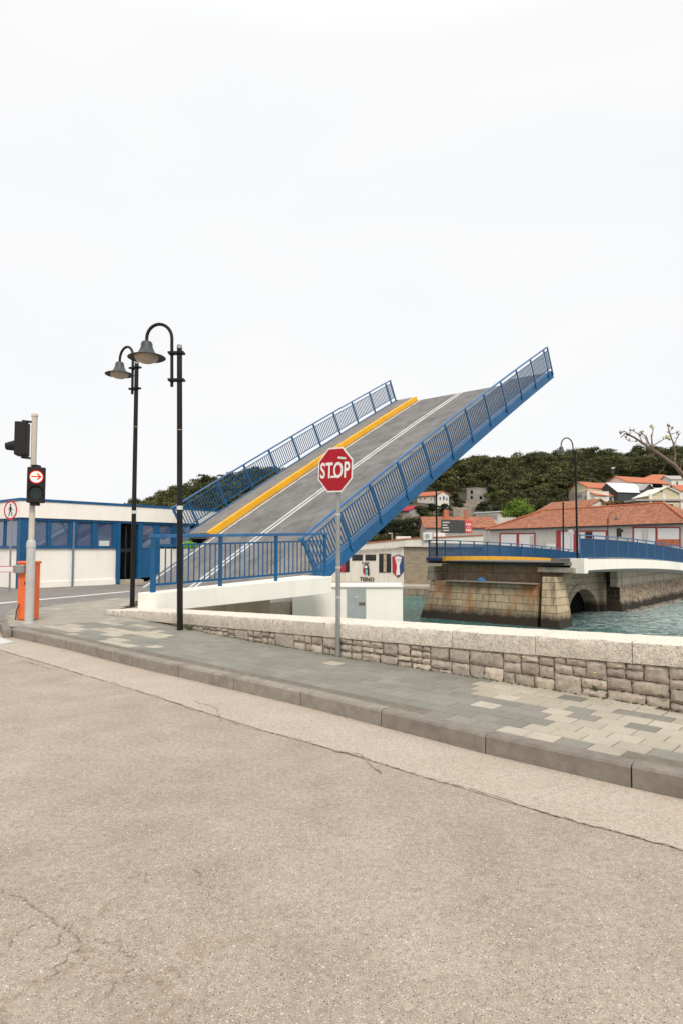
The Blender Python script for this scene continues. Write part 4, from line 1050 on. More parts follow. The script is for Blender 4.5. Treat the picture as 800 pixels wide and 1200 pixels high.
# mural figure and lettering
mu=MB().add([cf(x,y,.06) for x,y in((425.2,664),(426.4,661.6),(429,661),(431.3,662.5),(432.2,667),(432.6,674.5),(430.7,674.7),(430,669),(427.8,668.4),(426.2,669.5),(425.6,673),(424.9,669))],[tuple(range(12))[::-1]]).build('figure_mural',M['black'],club)
def mpoly(pts,mat,nm,off): MB().add([cf(x,y,off) for x,y in pts],[tuple(range(len(pts)))[::-1]]).build(nm,mat,mu)
mpoly([(426.3,663.6),(428.3,662.6),(430,663.6),(429.8,665.6),(428,666.3),(426.4,665.5)],M['sign_white'],'face',.08)
mpoly([(426.2,667),(427.8,667),(427.4,674),(425.9,673)],M['mural_red'],'scarf',.085)
mpoly([(428,667.5),(430.2,667),(430.6,670),(428.9,674.3),(427.8,674)],M['mural_teal'],'scarf',.085)
xa=wd*1.0; p=cf(429.5,678.9,.08); wdt=(cf(438,679)-cf(421.3,679)).length
text_mesh('TISNO',p,cn,xa,UP,wdt,.46,'lettering',M['black'],club,.01,.03)
# small unreadable line above the figure
for i,x in enumerate((423.7,425.3,426.9,428.3,429.7,431.0)): crect(cf,x,658.8+(.5 if i%2 else 0),x+1.0,660.7,.08,M['black'],'mural_stroke',club,.01)
# inner grey storefront seen through the far railing
# things on the roof
ac=thing('air_conditioner','white air conditioner unit on the clubhouse roof','air conditioner',tuple(at(501,632,68)))
p=at(500.5,628.5,67.6); MB().box(p,(.95,.5,.78)).build('casing',M['metal_white'],ac,bevel=.03)
MB().lathe([(0,0),(.28,0),(.3,.02)],(0,0,0),20)
f=MB(); n=20; f.add([(p.x-.08+.27*math.cos(2*math.pi*i/n),p.y-.26,p.z+.27*math.sin(2*math.pi*i/n)) for i in range(n)],[tuple(range(n))[::-1]]); f.build('fan_grille',M['house_grey'],ac)
for dx in(-.35,.35): MB().box((p.x+dx,p.y,p.z-.45),(.06,.45,.2)).build('foot',M['house_grey'],ac)
for x0_,x1_,y0_,y1_,lb in((464,481,628.6,631.0,'flat white roof light box on the clubhouse roof beside the thin mast'),(508,521,624.5,628.0,'flat white roof light box below the dark billboard')):
    a_=at(x0_,y1_,70);b_=at(x1_,y0_,70); MB().box(((a_.x+b_.x)/2,70.5,(a_.z+b_.z)/2-.05),(b_.x-a_.x,1.2,b_.z-a_.z+.1)).build('roof_light',M['metal_white'],label=lb,cat='roof light',group='roof lights',bevel=.03)
a_=at(458.8,641,72); mt=thing('roof_mast','thin grey mast with a small lamp above the clubhouse roof','mast',tuple(a_))
MB().tube([a_,at(458.8,624.5,72)],.05,8).build('pole',M['post_grey'],mt); p=at(457,625,72); MB().box(p,(.5,.2,.1)).build('lamp',M['post_grey'],mt)
# ------------------------------------------------------------------ billboard
bq=at(516,626,92); bb=thing('billboard','dark grey billboard with white lines of text and a red panel','billboard',tuple(at(535,630,92)))
b0=at(516,609.5,91);b1_=at(544,626.5,92.5); b2_=at(553,626.5,93)
def bpan(x0,y00,y01,x1,y10,y11,mat,nm,Y0=91,Y1=93,th=.15):
    f=lambda x,y:at(x,y,Y0+(Y1-Y0)*(x-516)/37)
    pts=[f(x0,y01),f(x1,y11),f(x1,y10),f(x0,y00)]; return MB().plate(pts,(0,1,0),th).build(nm,mat,bb)
d1=bpan(516.3,608.8,624.6,544,609.8,625,M['billboard'],'dark_panel'); r1=bpan(544.1,609.8,625,553,610.8,624.9,M['billboard_red'],'red_panel')
bx=(at(553,617,93)-at(516,617,91)).normalized(); bn=Vector((bx.y,-bx.x,0)).normalized(); bn=bn if bn.y<0 else -bn
for i,wd_ in enumerate((8,5.5,6.5,7.5)):
    # rows of illegible small lettering
    x=518.2; mb=MB(); yy=611.4+i*3.1+.05*i
    while x<518.2+wd_:
        w_=random.uniform(.5,.9); q=[at(x,yy+1.5,90.8+.054*(x-516)),at(x+w_*.75,yy+1.5,90.8+.054*(x-516)),at(x+w_*.75,yy+random.choice((0,.3)),90.8+.054*(x-516)),at(x,yy,90.8+.054*(x-516))]
        mb.plate(q,(0,1,0),.02); x+=w_+.12
    mb.build('text_line',M['sign_white'],d1)
text_mesh('PAR',at(548.6,614.6,92.3),bn,bx,UP,.86,.36,'lettering',M['sign_white'],r1,.02,.03,1.1)
text_mesh('FEE',at(548.6,621.3,92.3),bn,bx,UP,.84,.36,'lettering',M['sign_white'],r1,.02,.03,1.1)
q=at(548.6,617.9,92.25); MB().box(q,(.6,.02,.05)).build('lettering',M['sign_white'],r1)
for x in(520,526,532,538,546,551): 
    p=at(x,624.5,92.6); MB().tube([p,p-UP*1.0],.04,6).build('post',M['post_grey'],bb)
# ------------------------------------------------------------------ long building with the red tiled roof
e0=Vector((24.3,108,0)); ed=Vector((.55,-.834,0)).normalized(); en=Vector((.834,.55,0)).normalized()
M['roof']=roofmat('roof_tiles',tuple(ed)); M['roof_b']=roofmat('roof_tiles_b',(1,0,0))
def E(s,o,z): return e0+ed*s+en*o+UP*z
EL=34.5; ze=4.86; zr=7.85
lb=thing('long_building','long grey building with hipped red tile roof and red-framed shuttered openings','building',tuple(E(15,0,-.2)))
MB().hexa([E(.6,.5,-.4),E(EL-.6,.5,-.4),E(EL-.6,9.5,-.4),E(.6,9.5,-.4),E(.6,.5,ze),E(EL-.6,.5,ze),E(EL-.6,9.5,ze),E(.6,9.5,ze)]).build('wall',M['building_grey'],lb)
# subdivided wavy roof with irregular ridge
rf=MB()
c0,c1,c2,c3=E(0,-.1,ze),E(EL,-.1,ze),E(EL,10.1,ze),E(0,10.1,ze); r0,r1_=E(8,5,zr),E(EL-6.1,5,zr)
for q in((c0,c1,r1_,r0),(c2,c3,r0,r1_)):
    n1,n2=60,12; base=len(rf.v)
    for j in range(n2+1):
        for i in range(n1+1):
            u=i/n1;v=j/n2; a_=q[0].lerp(q[1],u); b_=q[3].lerp(q[2],u); p=a_.lerp(b_,v); rf.v.append((p.x,p.y,p.z+(random.uniform(-.03,.03) if 0<j<n2 else 0)-.12*math.sin(math.pi*v)))
    for j in range(n2):
        for i in range(n1):
            a_=base+j*(n1+1)+i; rf.f.append((a_,a_+1,a_+n1+2,a_+n1+1)); rf.m.append(0)
rf.add([c1,c2,r1_],[(0,1,2)]); rf.add([c3,c0,r0],[(0,1,2)])
rfo=rf.build('roof',M['roof'],lb)
MB().tube([c1+UP*.02,r1_+UP*.05,r0+UP*.05,c0+UP*.02],.14,6).build('ridge_tiles',M['roof_red2'],rfo)
MB().hexa([E(.05,-.02,ze-.22),E(EL-.05,-.02,ze-.22),E(EL-.05,.45,ze-.22),E(.05,.45,ze-.22),E(.05,-.02,ze-.03),E(EL-.05,-.02,ze-.03),E(EL-.05,.45,ze-.03),E(.05,.45,ze-.03)]).build('eaves',M['house_dark'],lb)
ef=face(E(0,.5,0),E(20,.5,0))
def opening(x0,y0,x1,y1,items,yb=652):
    w=crect(ef,x0,y0,x1,yb,.08,M['frame_red'],'shuttered_opening',lb,.1)
    for (a_,b_,m_2) in items: crect(ef,a_,y0+1.6,b_,yb-.5,.12,M[m_2],'shutter',w,.05)
opening(584.8,624.5,626.8,0,[(586.6,604.6,'shutter'),(608,625.4,'shutter')])
opening(651.5,621.6,711,0,[(657,671.5,'shutter'),(677.5,685.5,'building_grey'),(693.8,709.2,'shutter')])
opening(741,617.4,797,0,[(743,767.5,'shutter'),(770.5,795.5,'shutter')])
for (a_,b_,y0_,y1_,m_2) in((620.5,624.5,628,640,'building_grey'),(752,758,621,634,'building_grey'),(679,684.5,624,650,'shutter'),(686.2,692.8,624,630,'black'),(769,796,632,640,'roof_red2'),(640,651,637,643,'shutter')):
    crect(ef,a_,y0_,b_,y1_,.2,M[m_2],'panel',lb,.04)
crect(ef,569.2,622,570.3,650,.05,M['post_grey'],'downpipe',lb,.1)
# ------------------------------------------------------------------ generic houses
def house(name,label,px0,px1,pyb,pyt,mat,roof='gable',roofpy=None,roofmat_='roof_red2',rot=0,depth=8,Y=None,wins=(),cat='house',overhang=.4,side=0,group=None):
    """front wall spans px0..px1; base pyb; eave pyt; ridge roofpy"""
    b0=terr((px0+px1)/2,pyb); Yh=Y or b0.y
    A_=at(px0,pyb,Yh+rot/2); B_=at(px1,pyb,Yh-rot/2); zt=at((px0+px1)/2,pyt,Yh).z; zb=min(A_.z,B_.z)-3.5
    h=thing(name,label,cat,((A_.x+B_.x)/2,(A_.y+B_.y)/2,A_.z),group)
    d=(B_-A_); d.z=0; ln=d.length; d.normalize(); n=Vector((-d.y,d.x,0))
    def H(s,o,z): return A_.xy.to_3d()+d*s+n*o+UP*z
    MB().hexa([H(0,0,zb),H(ln,0,zb),H(ln,depth,zb),H(0,depth,zb),H(0,0,zt),H(ln,0,zt),H(ln,depth,zt),H(0,depth,zt)]).build('wall',M[mat],h)
    oh=overhang
    if roof!='flat': zr_=at((px0+px1)/2,roofpy,Yh+depth/2).z
    if roof=='gable': # ridge parallel to the front
        r=MB(); m2=depth/2; th=.18
        r.add([H(-oh,-oh,zt),H(ln+oh,-oh,zt),H(ln+oh,m2,zr_),H(-oh,m2,zr_),H(ln+oh,depth+oh,zt),H(-oh,depth+oh,zt),
               H(-oh,-oh,zt+th),H(ln+oh,-oh,zt+th),H(ln+oh,m2,zr_+th),H(-oh,m2,zr_+th),H(ln+oh,depth+oh,zt+th),H(-oh,depth+oh,zt+th)],
              [(3,2,1,0),(5,4,2,3),(6,7,8,9),(9,8,10,11),(0,1,7,6),(4,5,11,10),(1,2,8,7),(2,4,10,8),(3,0,6,9),(5,3,9,11)])
        r.build('roof',M[roofmat_],h)
        MB().add([H(0,0,zt),H(0,depth,zt),H(0,m2,zr_)],[(0,2,1)]).build('gable_wall',M[mat],h); MB().add([H(ln,0,zt),H(ln,depth,zt),H(ln,m2,zr_)],[(0,1,2)]).build('gable_wall',M[mat],h)
    elif roof=='front': # gable end faces the viewer
        r=MB(); m2=ln/2; th=.18; zr_=at((px0+px1)/2,roofpy,Yh).z
        r.add([H(-oh,-oh,zt-.1),H(m2,-oh,zr_),H(ln+oh,-oh,zt-.1),H(-oh,depth+oh,zt-.1),H(m2,depth+oh,zr_),H(ln+oh,depth+oh,zt-.1),
               H(-oh,-oh,zt+th-.1),H(m2,-oh,zr_+th),H(ln+oh,-oh,zt+th-.1),H(-oh,depth+oh,zt+th-.1),H(m2,depth+oh,zr_+th),H(ln+oh,depth+oh,zt+th-.1)],
              [(0,1,4,3),(1,2,5,4),(6,9,10,7),(7,10,11,8),(0,6,7,1),(1,7,8,2),(3,4,10,9),(4,5,11,10),(0,3,9,6),(2,8,11,5)])
        r.build('roof',M[roofmat_],h)
        MB().add([H(0,0,zt),H(ln,0,zt),H(m2,0,zr_-.05)],[(0,1,2)]).build('gable_wall',M[mat],h); MB().add([H(0,depth,zt),H(ln,depth,zt),H(m2,depth,zr_-.05)],[(0,2,1)]).build('gable_wall',M[mat],h)
    elif roof=='hip':
        m2=depth/2; e=min(m2,ln/2-.2)
        MB().add([H(-oh,-oh,zt),H(ln+oh,-oh,zt),H(ln+oh,depth+oh,zt),H(-oh,depth+oh,zt),H(e,m2,zr_),H(ln-e,m2,zr_)],[(0,1,5,4),(1,2,5),(2,3,4,5),(3,0,4),(3,2,1,0)]).build('roof',M[roofmat_],h)
    else:
        MB().hexa([H(-oh,-oh,zt),H(ln+oh,-oh,zt),H(ln+oh,depth+oh,zt),H(-oh,depth+oh,zt),H(-oh,-oh,zt+.25),H(ln+oh,-oh,zt+.25),H(ln+oh,depth+oh,zt+.25),H(-oh,depth+oh,zt+.25)]).build('roof',M[roofmat_],h)
    fc=face(A_,B_)
    for w in wins:
        x0,y0,x1,y1=w[:4]; mt_=w[4] if len(w)>4 else 'window_dark'
        f=crect(fc,x0,y0,x1,y1,.05,M['sign_white'] if mt_=='window_dark' else M[mt_],'window',h,.1)
        if mt_=='window_dark' and (x1-x0)>1.6: crect(fc,x0+.4,y0+.4,x1-.4,y1-.4,.09,M['window_dark'],'pane',f,.03)
    return h,A_,B_,H,ln,zt,Yh
H_=house
H_('house','tile-roofed low house behind the billboard with brick chimneys',498,580,634,619,'house_grey','gable',606.5,'roof',0,8,Y=118)
for px,py0,py1,lbx in((522.3,597.5,608,'wide'),(546,598,608,'narrow')):
    a_=at(px,py1+4,121.5); ch=at(px,py0,121.5)
    MB().box((a_.x,121.5,(a_.z+ch.z)/2),(.9 if lbx=='wide' else .6,.7,ch.z-a_.z)).build('chimney',M['roof_red2'],label=('wide' if lbx=='wide' else 'slim')+' brick chimney on the tile roof behind the billboard',cat='chimney')
H_('modern_house','white flat-roofed modern house between the pines and the bright green tree',557,584,614,601,'house_white','flat',None,'metal_white',6,9,Y=150,wins=((559.5,604,582,609,'house_grey'),))
H_('villa','white villa with red roof and a front gable among the pines',488.5,512,590,581.5,'house_white','gable',577,'roof_red2',5,7,wins=((491,583,493,585.5),(496,583,498.5,585.5),(504,583.5,506,586)))
H_('villa_wing','white gabled wing with blue shutters right of the villa roof',512,525.5,590.5,580,'house_white','front',575.5,'roof_red2',0,8,Y=203,wins=((514.5,582.5,516,586,'blue'),(518.5,581.5,520.5,586,'blue'),(522.5,583,523.8,586.5,'blue')))
H_('unfinished_house','unfinished concrete house with empty window openings on the hillside',546.5,557.5,587,572.5,'house_grey','flat',None,'house_grey',3,8,wins=((551,574.5,553.6,578.5,'hole'),(551,581,553.5,584.5,'hole')),overhang=.1)
H_('unfinished_extension','low concrete extension with a dark opening beside the unfinished house',557.7,566,588,580,'house_grey','flat',None,'house_grey',2,7,wins=((561.5,581.5,564.5,585,'hole'),),overhang=.1)
H_('far_house','small pale house with red roof half hidden left of the villa',468,479,606,599,'house_grey','gable',594,'mural_red',3,6,wins=((471,600.5,473,603),))
H_('orange_roof_house','house with a plain orange tile roof behind the long building',630,684,606,599,'house_white','gable',588.5,'roof',10,9,Y=128)
H_('white_gable_house','small white gable end right of the orange roof',684,694,604,599.5,'house_white','front',590,'roof_red2',0,7,Y=131,wins=((688,596,689.2,598),))
H_('white_block_house','plain white flat-fronted house at the forest edge',670,688,592,577.5,'house_white','flat',None,'house_white',8,8,wins=((679.5,580,681.5,582.6),(684.5,580.5,686.3,586)),overhang=.05)
H_('yellow_house','pale yellow house with long red roof below the forest',689,730,588,573,'house_cream','gable',566.5,'roof_red2',-8,8,wins=((696,575.5,698,578),(712.5,573.5,716,577,'sign_white'),(720,571,722,573.5)))
H_('white_terrace_house','low white house with green shutters and orange roof',697,725,592,581.5,'house_white','gable',576,'roof_red2',-6,6,wins=((701.5,584,704.5,589,'mural_blue'),(713.5,583,717,586.5,'green_shutter') if 0 else (713.5,583,717,586.5,'mural_blue')))
H_('renovated_house','dark grey house under repair with a white sheeted roof',723.5,755,590,577.5,'house_dark','gable',567,'metal_white',-4,9,wins=())
H_('dark_annex','dark grey gabled annex with an orange corner',755.2,766,589,574,'house_dark','front',567.5,'house_grey',0,8)
H_('large_red_roof_house','large white house with broad red roof and arched balcony',735,785,582,566.5,'house_white','gable',560,'roof_red2',-8,10,wins=((764.5,566.8,776,571.5,'hole'),(766,572.5,775,576,'house_grey')))
H_('upper_red_roof_house','red hipped roof rising behind the large house',757,798,572,561,'house_white','hip',556,'roof_red2',0,9)
H_('right_white_house','tall white house with a dark window at the right edge',787,830,584,562,'house_white','gable',558,'house_grey',0,9,Y=232,wins=((792,563.5,794.5,569),))
H_('cream_gable_house','cream gabled house with low pitched roof at the right',763,800,592,581,'house_cream','front',571,'house_white',0,9,Y=150,wins=((773,573.5,776,576.5,'black'),))
H_('red_roof_shed','red tiled lean-to beside the cream gabled house',797,850,584,575.5,'house_white','gable',569,'roof_red2',0,7,Y=158)
cp=thing('carport','concrete carport with white posts and a dark opening','carport',tuple(at(775,592,120)))
for x in(762,777.8,798): a_=at(x,594,118); MB().box((a_.x,118,a_.z+1.0),(.42,.4,2.9)).build('post',M['house_white'],cp)
a_=at(743,587.6,118);b_=at(830,584.5,118); MB().box(((a_.x+b_.x)/2,120,(a_.z+b_.z)/2),(b_.x-a_.x,5,.28)).build('roof_slab',M['house_grey'],cp)
a_=at(792,596,124); MB().box((a_.x,124,a_.z+.4),(10,.3,4)).build('rear_wall',M['house_cream'],cp)
a_=at(790,597,121); MB().box((a_.x,123.5,a_.z+.2),(2.0,.2,1.9)).build('opening',M['hole'],cp)
# rocky retaining walls on the slope
for i,(x0_,x1_,y0_,y1_,lbx) in enumerate(((534,560,589,592,'pale upper terrace wall on the hillside below the unfinished house'),(531,557,594,604,'pale rock cutting on the hillside behind the billboard'),(470,482,602,609,'pale stone retaining wall left of the dark pines'),(545,566,586,589.5,'beige stone terrace at the foot of the unfinished house'))):
    a_=terr((x0_+x1_)/2,y1_); A_=at(x0_,y1_,a_.y-3);B_=at(x1_,y1_,a_.y-5); h_=(y1_-y0_)/F*a_.y
    mb=MB(); n=12; vs=[]
    for k in range(n+1):
        p=A_.lerp(B_,k/n); jit=random.uniform(-.2,.2)
        vs+=[(p.x,p.y+jit,p.z-2),(p.x,p.y+jit+random.uniform(0,.6),p.z+h_*random.uniform(.8,1.05)),(p.x,p.y+3,p.z+h_),(p.x,p.y+3,p.z-2)]
    fs=[(4*k+q,4*k+4+q,4*k+4+(q+1)%4,4*k+(q+1)%4) for k in range(n) for q in range(4)]
    fs+=[(0,1,2,3),(4*n+3,4*n+2,4*n+1,4*n)]
    mb.add(vs,fs).build('terrace_wall',plain('terrace_%d'%i,(.33,.28,.22),.9,.3,.8,bmp=.6,bscale=2),label=lbx,cat='wall')
# ------------------------------------------------------------------ trees
def crown_arrays(lobes,n,leaf,rng,flat=.6):
    """leaf quads on/in a set of ellipsoid lobes -> verts (n*4,3)"""
    lob=np.array(lobes); vol=lob[:,3]*lob[:,4]; idx=rng.choice(len(lob),n,p=vol/vol.sum())
    d=rng.normal(size=(n,3)); d/=np.linalg.norm(d,axis=1)[:,None]; d[:,2]=np.where(d[:,2]<-.35,-d[:,2]*.6,d[:,2])
    r=rng.uniform(.62,1.06,n)
    c=lob[idx,:3]+d*r[:,None]*lob[idx][:,[3,3,4]]
    nrm=d+rng.normal(size=(n,3))*.34; nrm/=np.linalg.norm(nrm,axis=1)[:,None]
    a=np.cross(nrm,rng.normal(size=(n,3))); a/=np.linalg.norm(a,axis=1)[:,None]; b=np.cross(nrm,a)
    s=(leaf*rng.uniform(.55,1.35,n))[:,None]; s2=s*rng.uniform(.5,.95,n)[:,None]
    q=np.stack([c-a*s*.8,c-b*s2,c+a*s,c+b*s2],1)
    return q.reshape(-1,3)
def mesh_np(name,verts,mat):
    me=bpy.data.meshes.new(name); nv=len(verts); nf=nv//4
    me.vertices.add(nv); me.vertices.foreach_set('co',verts.astype(np.float32).ravel())
    me.loops.add(nv); me.loops.foreach_set('vertex_index',np.arange(nv,dtype=np.int32))
    me.polygons.add(nf); me.polygons.foreach_set('loop_start',np.arange(0,nv,4,dtype=np.int32)); 
    me.update(calc_edges=True); me.validate(); me.materials.append(mat); return me
def pine_lobes(rng,H,Rr,umb=True):
    L_=[]; 
    for i in range(11):
        a=rng.uniform(0,6.28); rr=Rr*rng.uniform(.15,.72); z=H*rng.uniform(.5,.9) if umb else H*rng.uniform(.25,.85)
        k=1-abs(z/H-.6)*.8
        L_.append((math.cos(a)*rr*k,math.sin(a)*rr*k,z,Rr*rng.uniform(.28,.48),H*rng.uniform(.08,.14)))
    L_.append((0,0,H*.82,Rr*.5,H*.16)); L_.append((0,0,H*.6,Rr*.6,H*.2)); return L_
def make_proto(name,H,Rr,n,leaf,mat,seed,umb=True,lobes=None):
    rng=np.random.default_rng(seed); lo=lobes or pine_lobes(rng,H,Rr,umb)
    me=mesh_np('crown',crown_arrays(lo,n,leaf,rng),mat)
    t=MB(); t.tube([(0,0,-1.5),(.1,.05,H*.35),(0,.1,H*.65),(.05,0,H*.85)],[H*.03,H*.024,H*.016,H*.006],7)
    for l in lo[:7]: t.tube([(0,.05,H*.4),(l[0]*.5,l[1]*.5,(H*.45+l[2])*.5),(l[0],l[1],l[2])],[H*.012,H*.009,H*.003],5)
    tm=bpy.data.meshes.new('trunk'); tm.from_pydata(t.v,[],t.f); tm.materials.append(M['trunk'])
    return me,tm
protos=[make_proto('pine',10,4.6,2600,.30,M['pine_dark'] if i%2 else M['pine'],40+i,i!=2) for i in range(4)]
def place_tree(name,loc,sc,rz,proto,label,group=None,cat='tree'):
    r=thing(name,label,cat,tuple(loc),group,rz); r.scale=(sc,sc,sc)
    for nm,me in(('crown',proto[0]),('trunk',proto[1])):
        o=bpy.data.objects.new(nm,me); C.objects.link(o); o.parent=r
    return r
# individual pines nearer than the forest: (px, base py, height px, proto)
pines=[(492,612,21,1),(506,606,18,3),(521,608,20,1),(536,604,22,3),(462,640,34,1),(478,636,32,3),(495,634,30,1),(446,640,34,3),(508,628,22,3),(455,612,28,1),
 (577,600,34,0),(590,596,44,2),(600,600,34,1),(572,578,32,0),(552,566,24,1),(606,578,30,2),(625,590,36,0),(640,592,40,2),(655,592,40,0),(664,586,36,2),(648,570,26,1),(628,566,24,0),
 (500,571,20,1),(520,568,24,3),(534,584,16,1),(540,572,30,0),(470,596,30,3),(612,612,26,1),(582,612,20,3),(566,608,22,1)]
pinesLab=['dark pine']
PLAB=['dark pine in front of the white villa','dark spreading pine right below the villa','dark pine right of the villa, above the roof chimney','dark pine between the villa and the terrace wall','low dark pine behind the clubhouse roof, left of the lamp post','dark pine behind the thin roof mast','dark pine behind the air conditioner','dark pine just below the raised leaf at the clubhouse roof','dark pine at the left end of the tile roof','dark pine under the raised leaf above the clubhouse',
'green pine left of the bright green tree, above the flat-roofed house','tall pine behind the bright green tree','dark pine right above the bright green tree','green pine high on the slope above the flat-roofed house','dark pine right above the unfinished house','rounded pine upslope of the bright green tree','pine at the left of the big clump over the orange roof','broad pine at the centre of the clump over the orange roof','broad pine right of centre over the orange roof','pine touching the plain white house','dark pine high above the orange roof','pine high on the slope right of the bright green tree',
'dark pine on the slope just behind the villa roof','dark pine upslope between villa and unfinished house','dark pine left of the terrace wall','green pine immediately left of the unfinished house','dark pine beside the small pale house','dark pine at the left foot of the bright green tree','dark pine at the right side of the flat-roofed house','dark pine squeezed behind the tile roof and the flat-roofed house']
rp=random.Random(3)
for (px,py,hp,k),lbx in zip(pines,PLAB):
    g_=terr(px,py); H=hp/F*g_.y; place_tree('pine_tree',g_-UP*.4,H/10,rp.uniform(0,6),protos[k],lbx,'pines around the hillside houses')
# bright green round tree
lo=[(math.cos(a)*1.7*k,math.sin(a)*1.7*k,z,1.35,1.1) for a,k,z in((0,1,2.2),(1.1,1,2.4),(2.2,1,2.1),(3.3,1,2.3),(4.4,1,2.5),(5.4,1,2.0),(.5,.5,3.3),(2.6,.5,3.4),(4.6,.5,3.2))]+[(0,0,3.9,1.3,.9),(0,0,2.3,2.2,1.6)]
bp=make_proto('bright',5,3,6500,.13,M['bright'],99,True,lo)
g_=at(607,619,128); place_tree('round_tree',g_,19/F*128*1.85/4.8,1,bp,'bright yellow-green round tree beside the red tiled roof')
# brown shrubs in front of the terraced houses
bs=make_proto('shrub',3,2.4,1200,.16,M['brownleaf'],7,True,[(x,0,1.2,.9,.8) for x in(-1.6,-.6,.5,1.5)]+[(0,.4,1.7,.8,.6)])
for px,lbx in((716,'left brown-leaved shrub behind the tile ridge'),(727,'brown-leaved shrub below the dark grey house'),(738,'right brown-leaved shrub behind the tile ridge')):
    place_tree('shrub',at(px,596,124),.75,px,bs,lbx,'brown shrubs behind the tile ridge','shrub')
ls=make_proto('limeshrub',1.5,1,900,.06,M['lime'],8,True,[(x,0,.5,.45,.35) for x in(-.5,0,.5)]+[(0,0,.75,.4,.3)])
p_=gnd(222,676,0); place_tree('lime_shrub',at(221,641,30)-UP*.25,.55,.4,ls,'bright lime green shrub behind the lower end of the raised leaf','', 'shrub')
# forest: one mass
rng=np.random.default_rng(21); fp_=[]
for s_ in range(6):
    r2=np.random.default_rng(300+s_); fp_.append(crown_arrays([(x,y,z-1.0,a,b_) for x,y,z,a,b_ in pine_lobes(r2,9.5,4.6,s_%2==0)],1300,.27,r2))
avoid=[(482,572,470,610),(540,570,568,592),(555,598,586,616),(668,700,572,600),(686,800,560,600),(732,800,553,600),(528,590,562,606),(464,592,484,612)]
avoid=[(486,573,528,588),(543,569,569,586),(554,595,587,618),(666,574,692,640),(684,563,900,640),(730,554,900,640),(528,588,564,640),(464,592,484,614)]
verts=[]; cnt=0
occ=set()
for it in range(9000):
    px=rng.uniform(-60,1000); Yv=YB+14+(YR+14-YB-14)*rng.uniform(0,1)**.75
    if 330<px<455 and rng.uniform()<.6: continue
    if px<330 and Yv<250 and rng.uniform()<.6: continue
    x=(px-400)/F*Yv; z=hill(x,Yv)
    sy=643-(z+4-EYE)/Yv*F; sy2=643-(z-EYE)/Yv*F
    if sy>612: continue
    top=643-(z+9-EYE)/Yv*F; mg=3.4/Yv*F
    cb=643-(z+3.6-EYE)/Yv*F
    if Yv<262 and any(a-mg<px<c+mg and top<d-2 and cb>b_+1 for a,b_,c,d in avoid): continue
    if px>684 and Yv<262: continue
    ck=(int(x/6.6),int(Yv/9.5))
    if ck in occ: continue
    occ.add(ck)
    sc=rng.uniform(.72,1.4)*(1.0 if Yv>200 else .8); ang=rng.uniform(0,6.28); V=fp_[rng.integers(6)]*sc
    ca2,sa2=math.cos(ang),math.sin(ang)
    V=np.stack([V[:,0]*ca2-V[:,1]*sa2+x,V[:,0]*sa2+V[:,1]*ca2+Yv,V[:,2]*rng.uniform(.85,1.2)+z],1); verts.append(V); cnt+=1
    if cnt>1900: break
cnt2=0
for it in range(5000):
    px=rng.uniform(425,860); Yv=rng.uniform(118,300); x=(px-400)/F*Yv; z=hill(x,Yv); sc=rng.uniform(.2,.38)
    top=643-(z+9*sc-EYE)/Yv*F; sy2=643-(z-EYE)/Yv*F; mg=4*sc/Yv*F
    if any(a-mg<px<c+mg and top<d-1.5 and sy2>b_ and Yv<262 for a,b_,c,d in avoid) : continue
    V=fp_[rng.integers(6)][:1400].copy()*sc if 0 else fp_[rng.integers(6)]
    k_=rng.choice(len(V)//4,380,replace=False); V=V.reshape(-1,4,3)[k_]; cc_=V.mean(1,keepdims=True); V=((cc_-np.array([0,0,3.2]))*sc+(V-cc_)*.62).reshape(-1,3)
    V=V+np.array([x,Yv,z]); verts.append(V); cnt2+=1
    if cnt2>1100: break
print('forest trees',cnt,cnt2)
fo_=bpy.data.objects.new('forest',mesh_np('forest',np.concatenate(verts),M['pine'])); C.objects.link(fo_); tag(fo_,'dense dark pine forest covering the hill behind the town','forest',kind='stuff')
# dark rooftops / low town band left of the forest foot is hidden by the leaf
# ------------------------------------------------------------------ pruned bare tree at the right
bt=thing('bare_tree','pruned bare plane tree with knobbly branches leaning in from the right','tree',(31.5,52,-.2))
YT=52.
def bp_(x,y,dy=0): return at(x,y,YT+dy)
mb=MB(); mb.tube([(31.5,52,-.4),bp_(828,610),bp_(812,575),bp_(800,557),bp_(790,545),bp_(772,532),bp_(757,522),bp_(742,512),bp_(732,508),bp_(727,513)],[.30,.26,.22,.19,.165,.135,.11,.08,.06,.035],9)
mb.build('trunk',M['bark'],bt,smooth=True)
brs=[([(790,545),(791,532),(789,520),(784,507),(782,498)],.10,0),([(784,512),(788,508),(793,507)],.05,.3),([(770,531),(760,520),(757,512),(752,508)],.10,-.5),([(764,522),(763,513),(765,503),(763,500)],.08,.6),
 ([(765,522),(772,518),(777,515),(781,513)],.06,.4),([(745,514),(737,509),(731,505),(727,508)],.07,-.4),([(752,517),(748,509),(742,505),(738,504)],.06,.5),([(789,520),(793,514),(795,509)],.05,-.3),
 ([(800,557),(797,549),(798,541)],.05,.2),([(758,522),(756,514),(750,510)],.05,.3),([(781,513),(784,515)],.05,0),([(770,540),(764,533),(760,535),(755,534)],.05,-.6),([(735,509),(733,514),(737,517),(745,517)],.05,.4),([(782,507),(787,503),(784,499)],.04,.1)]
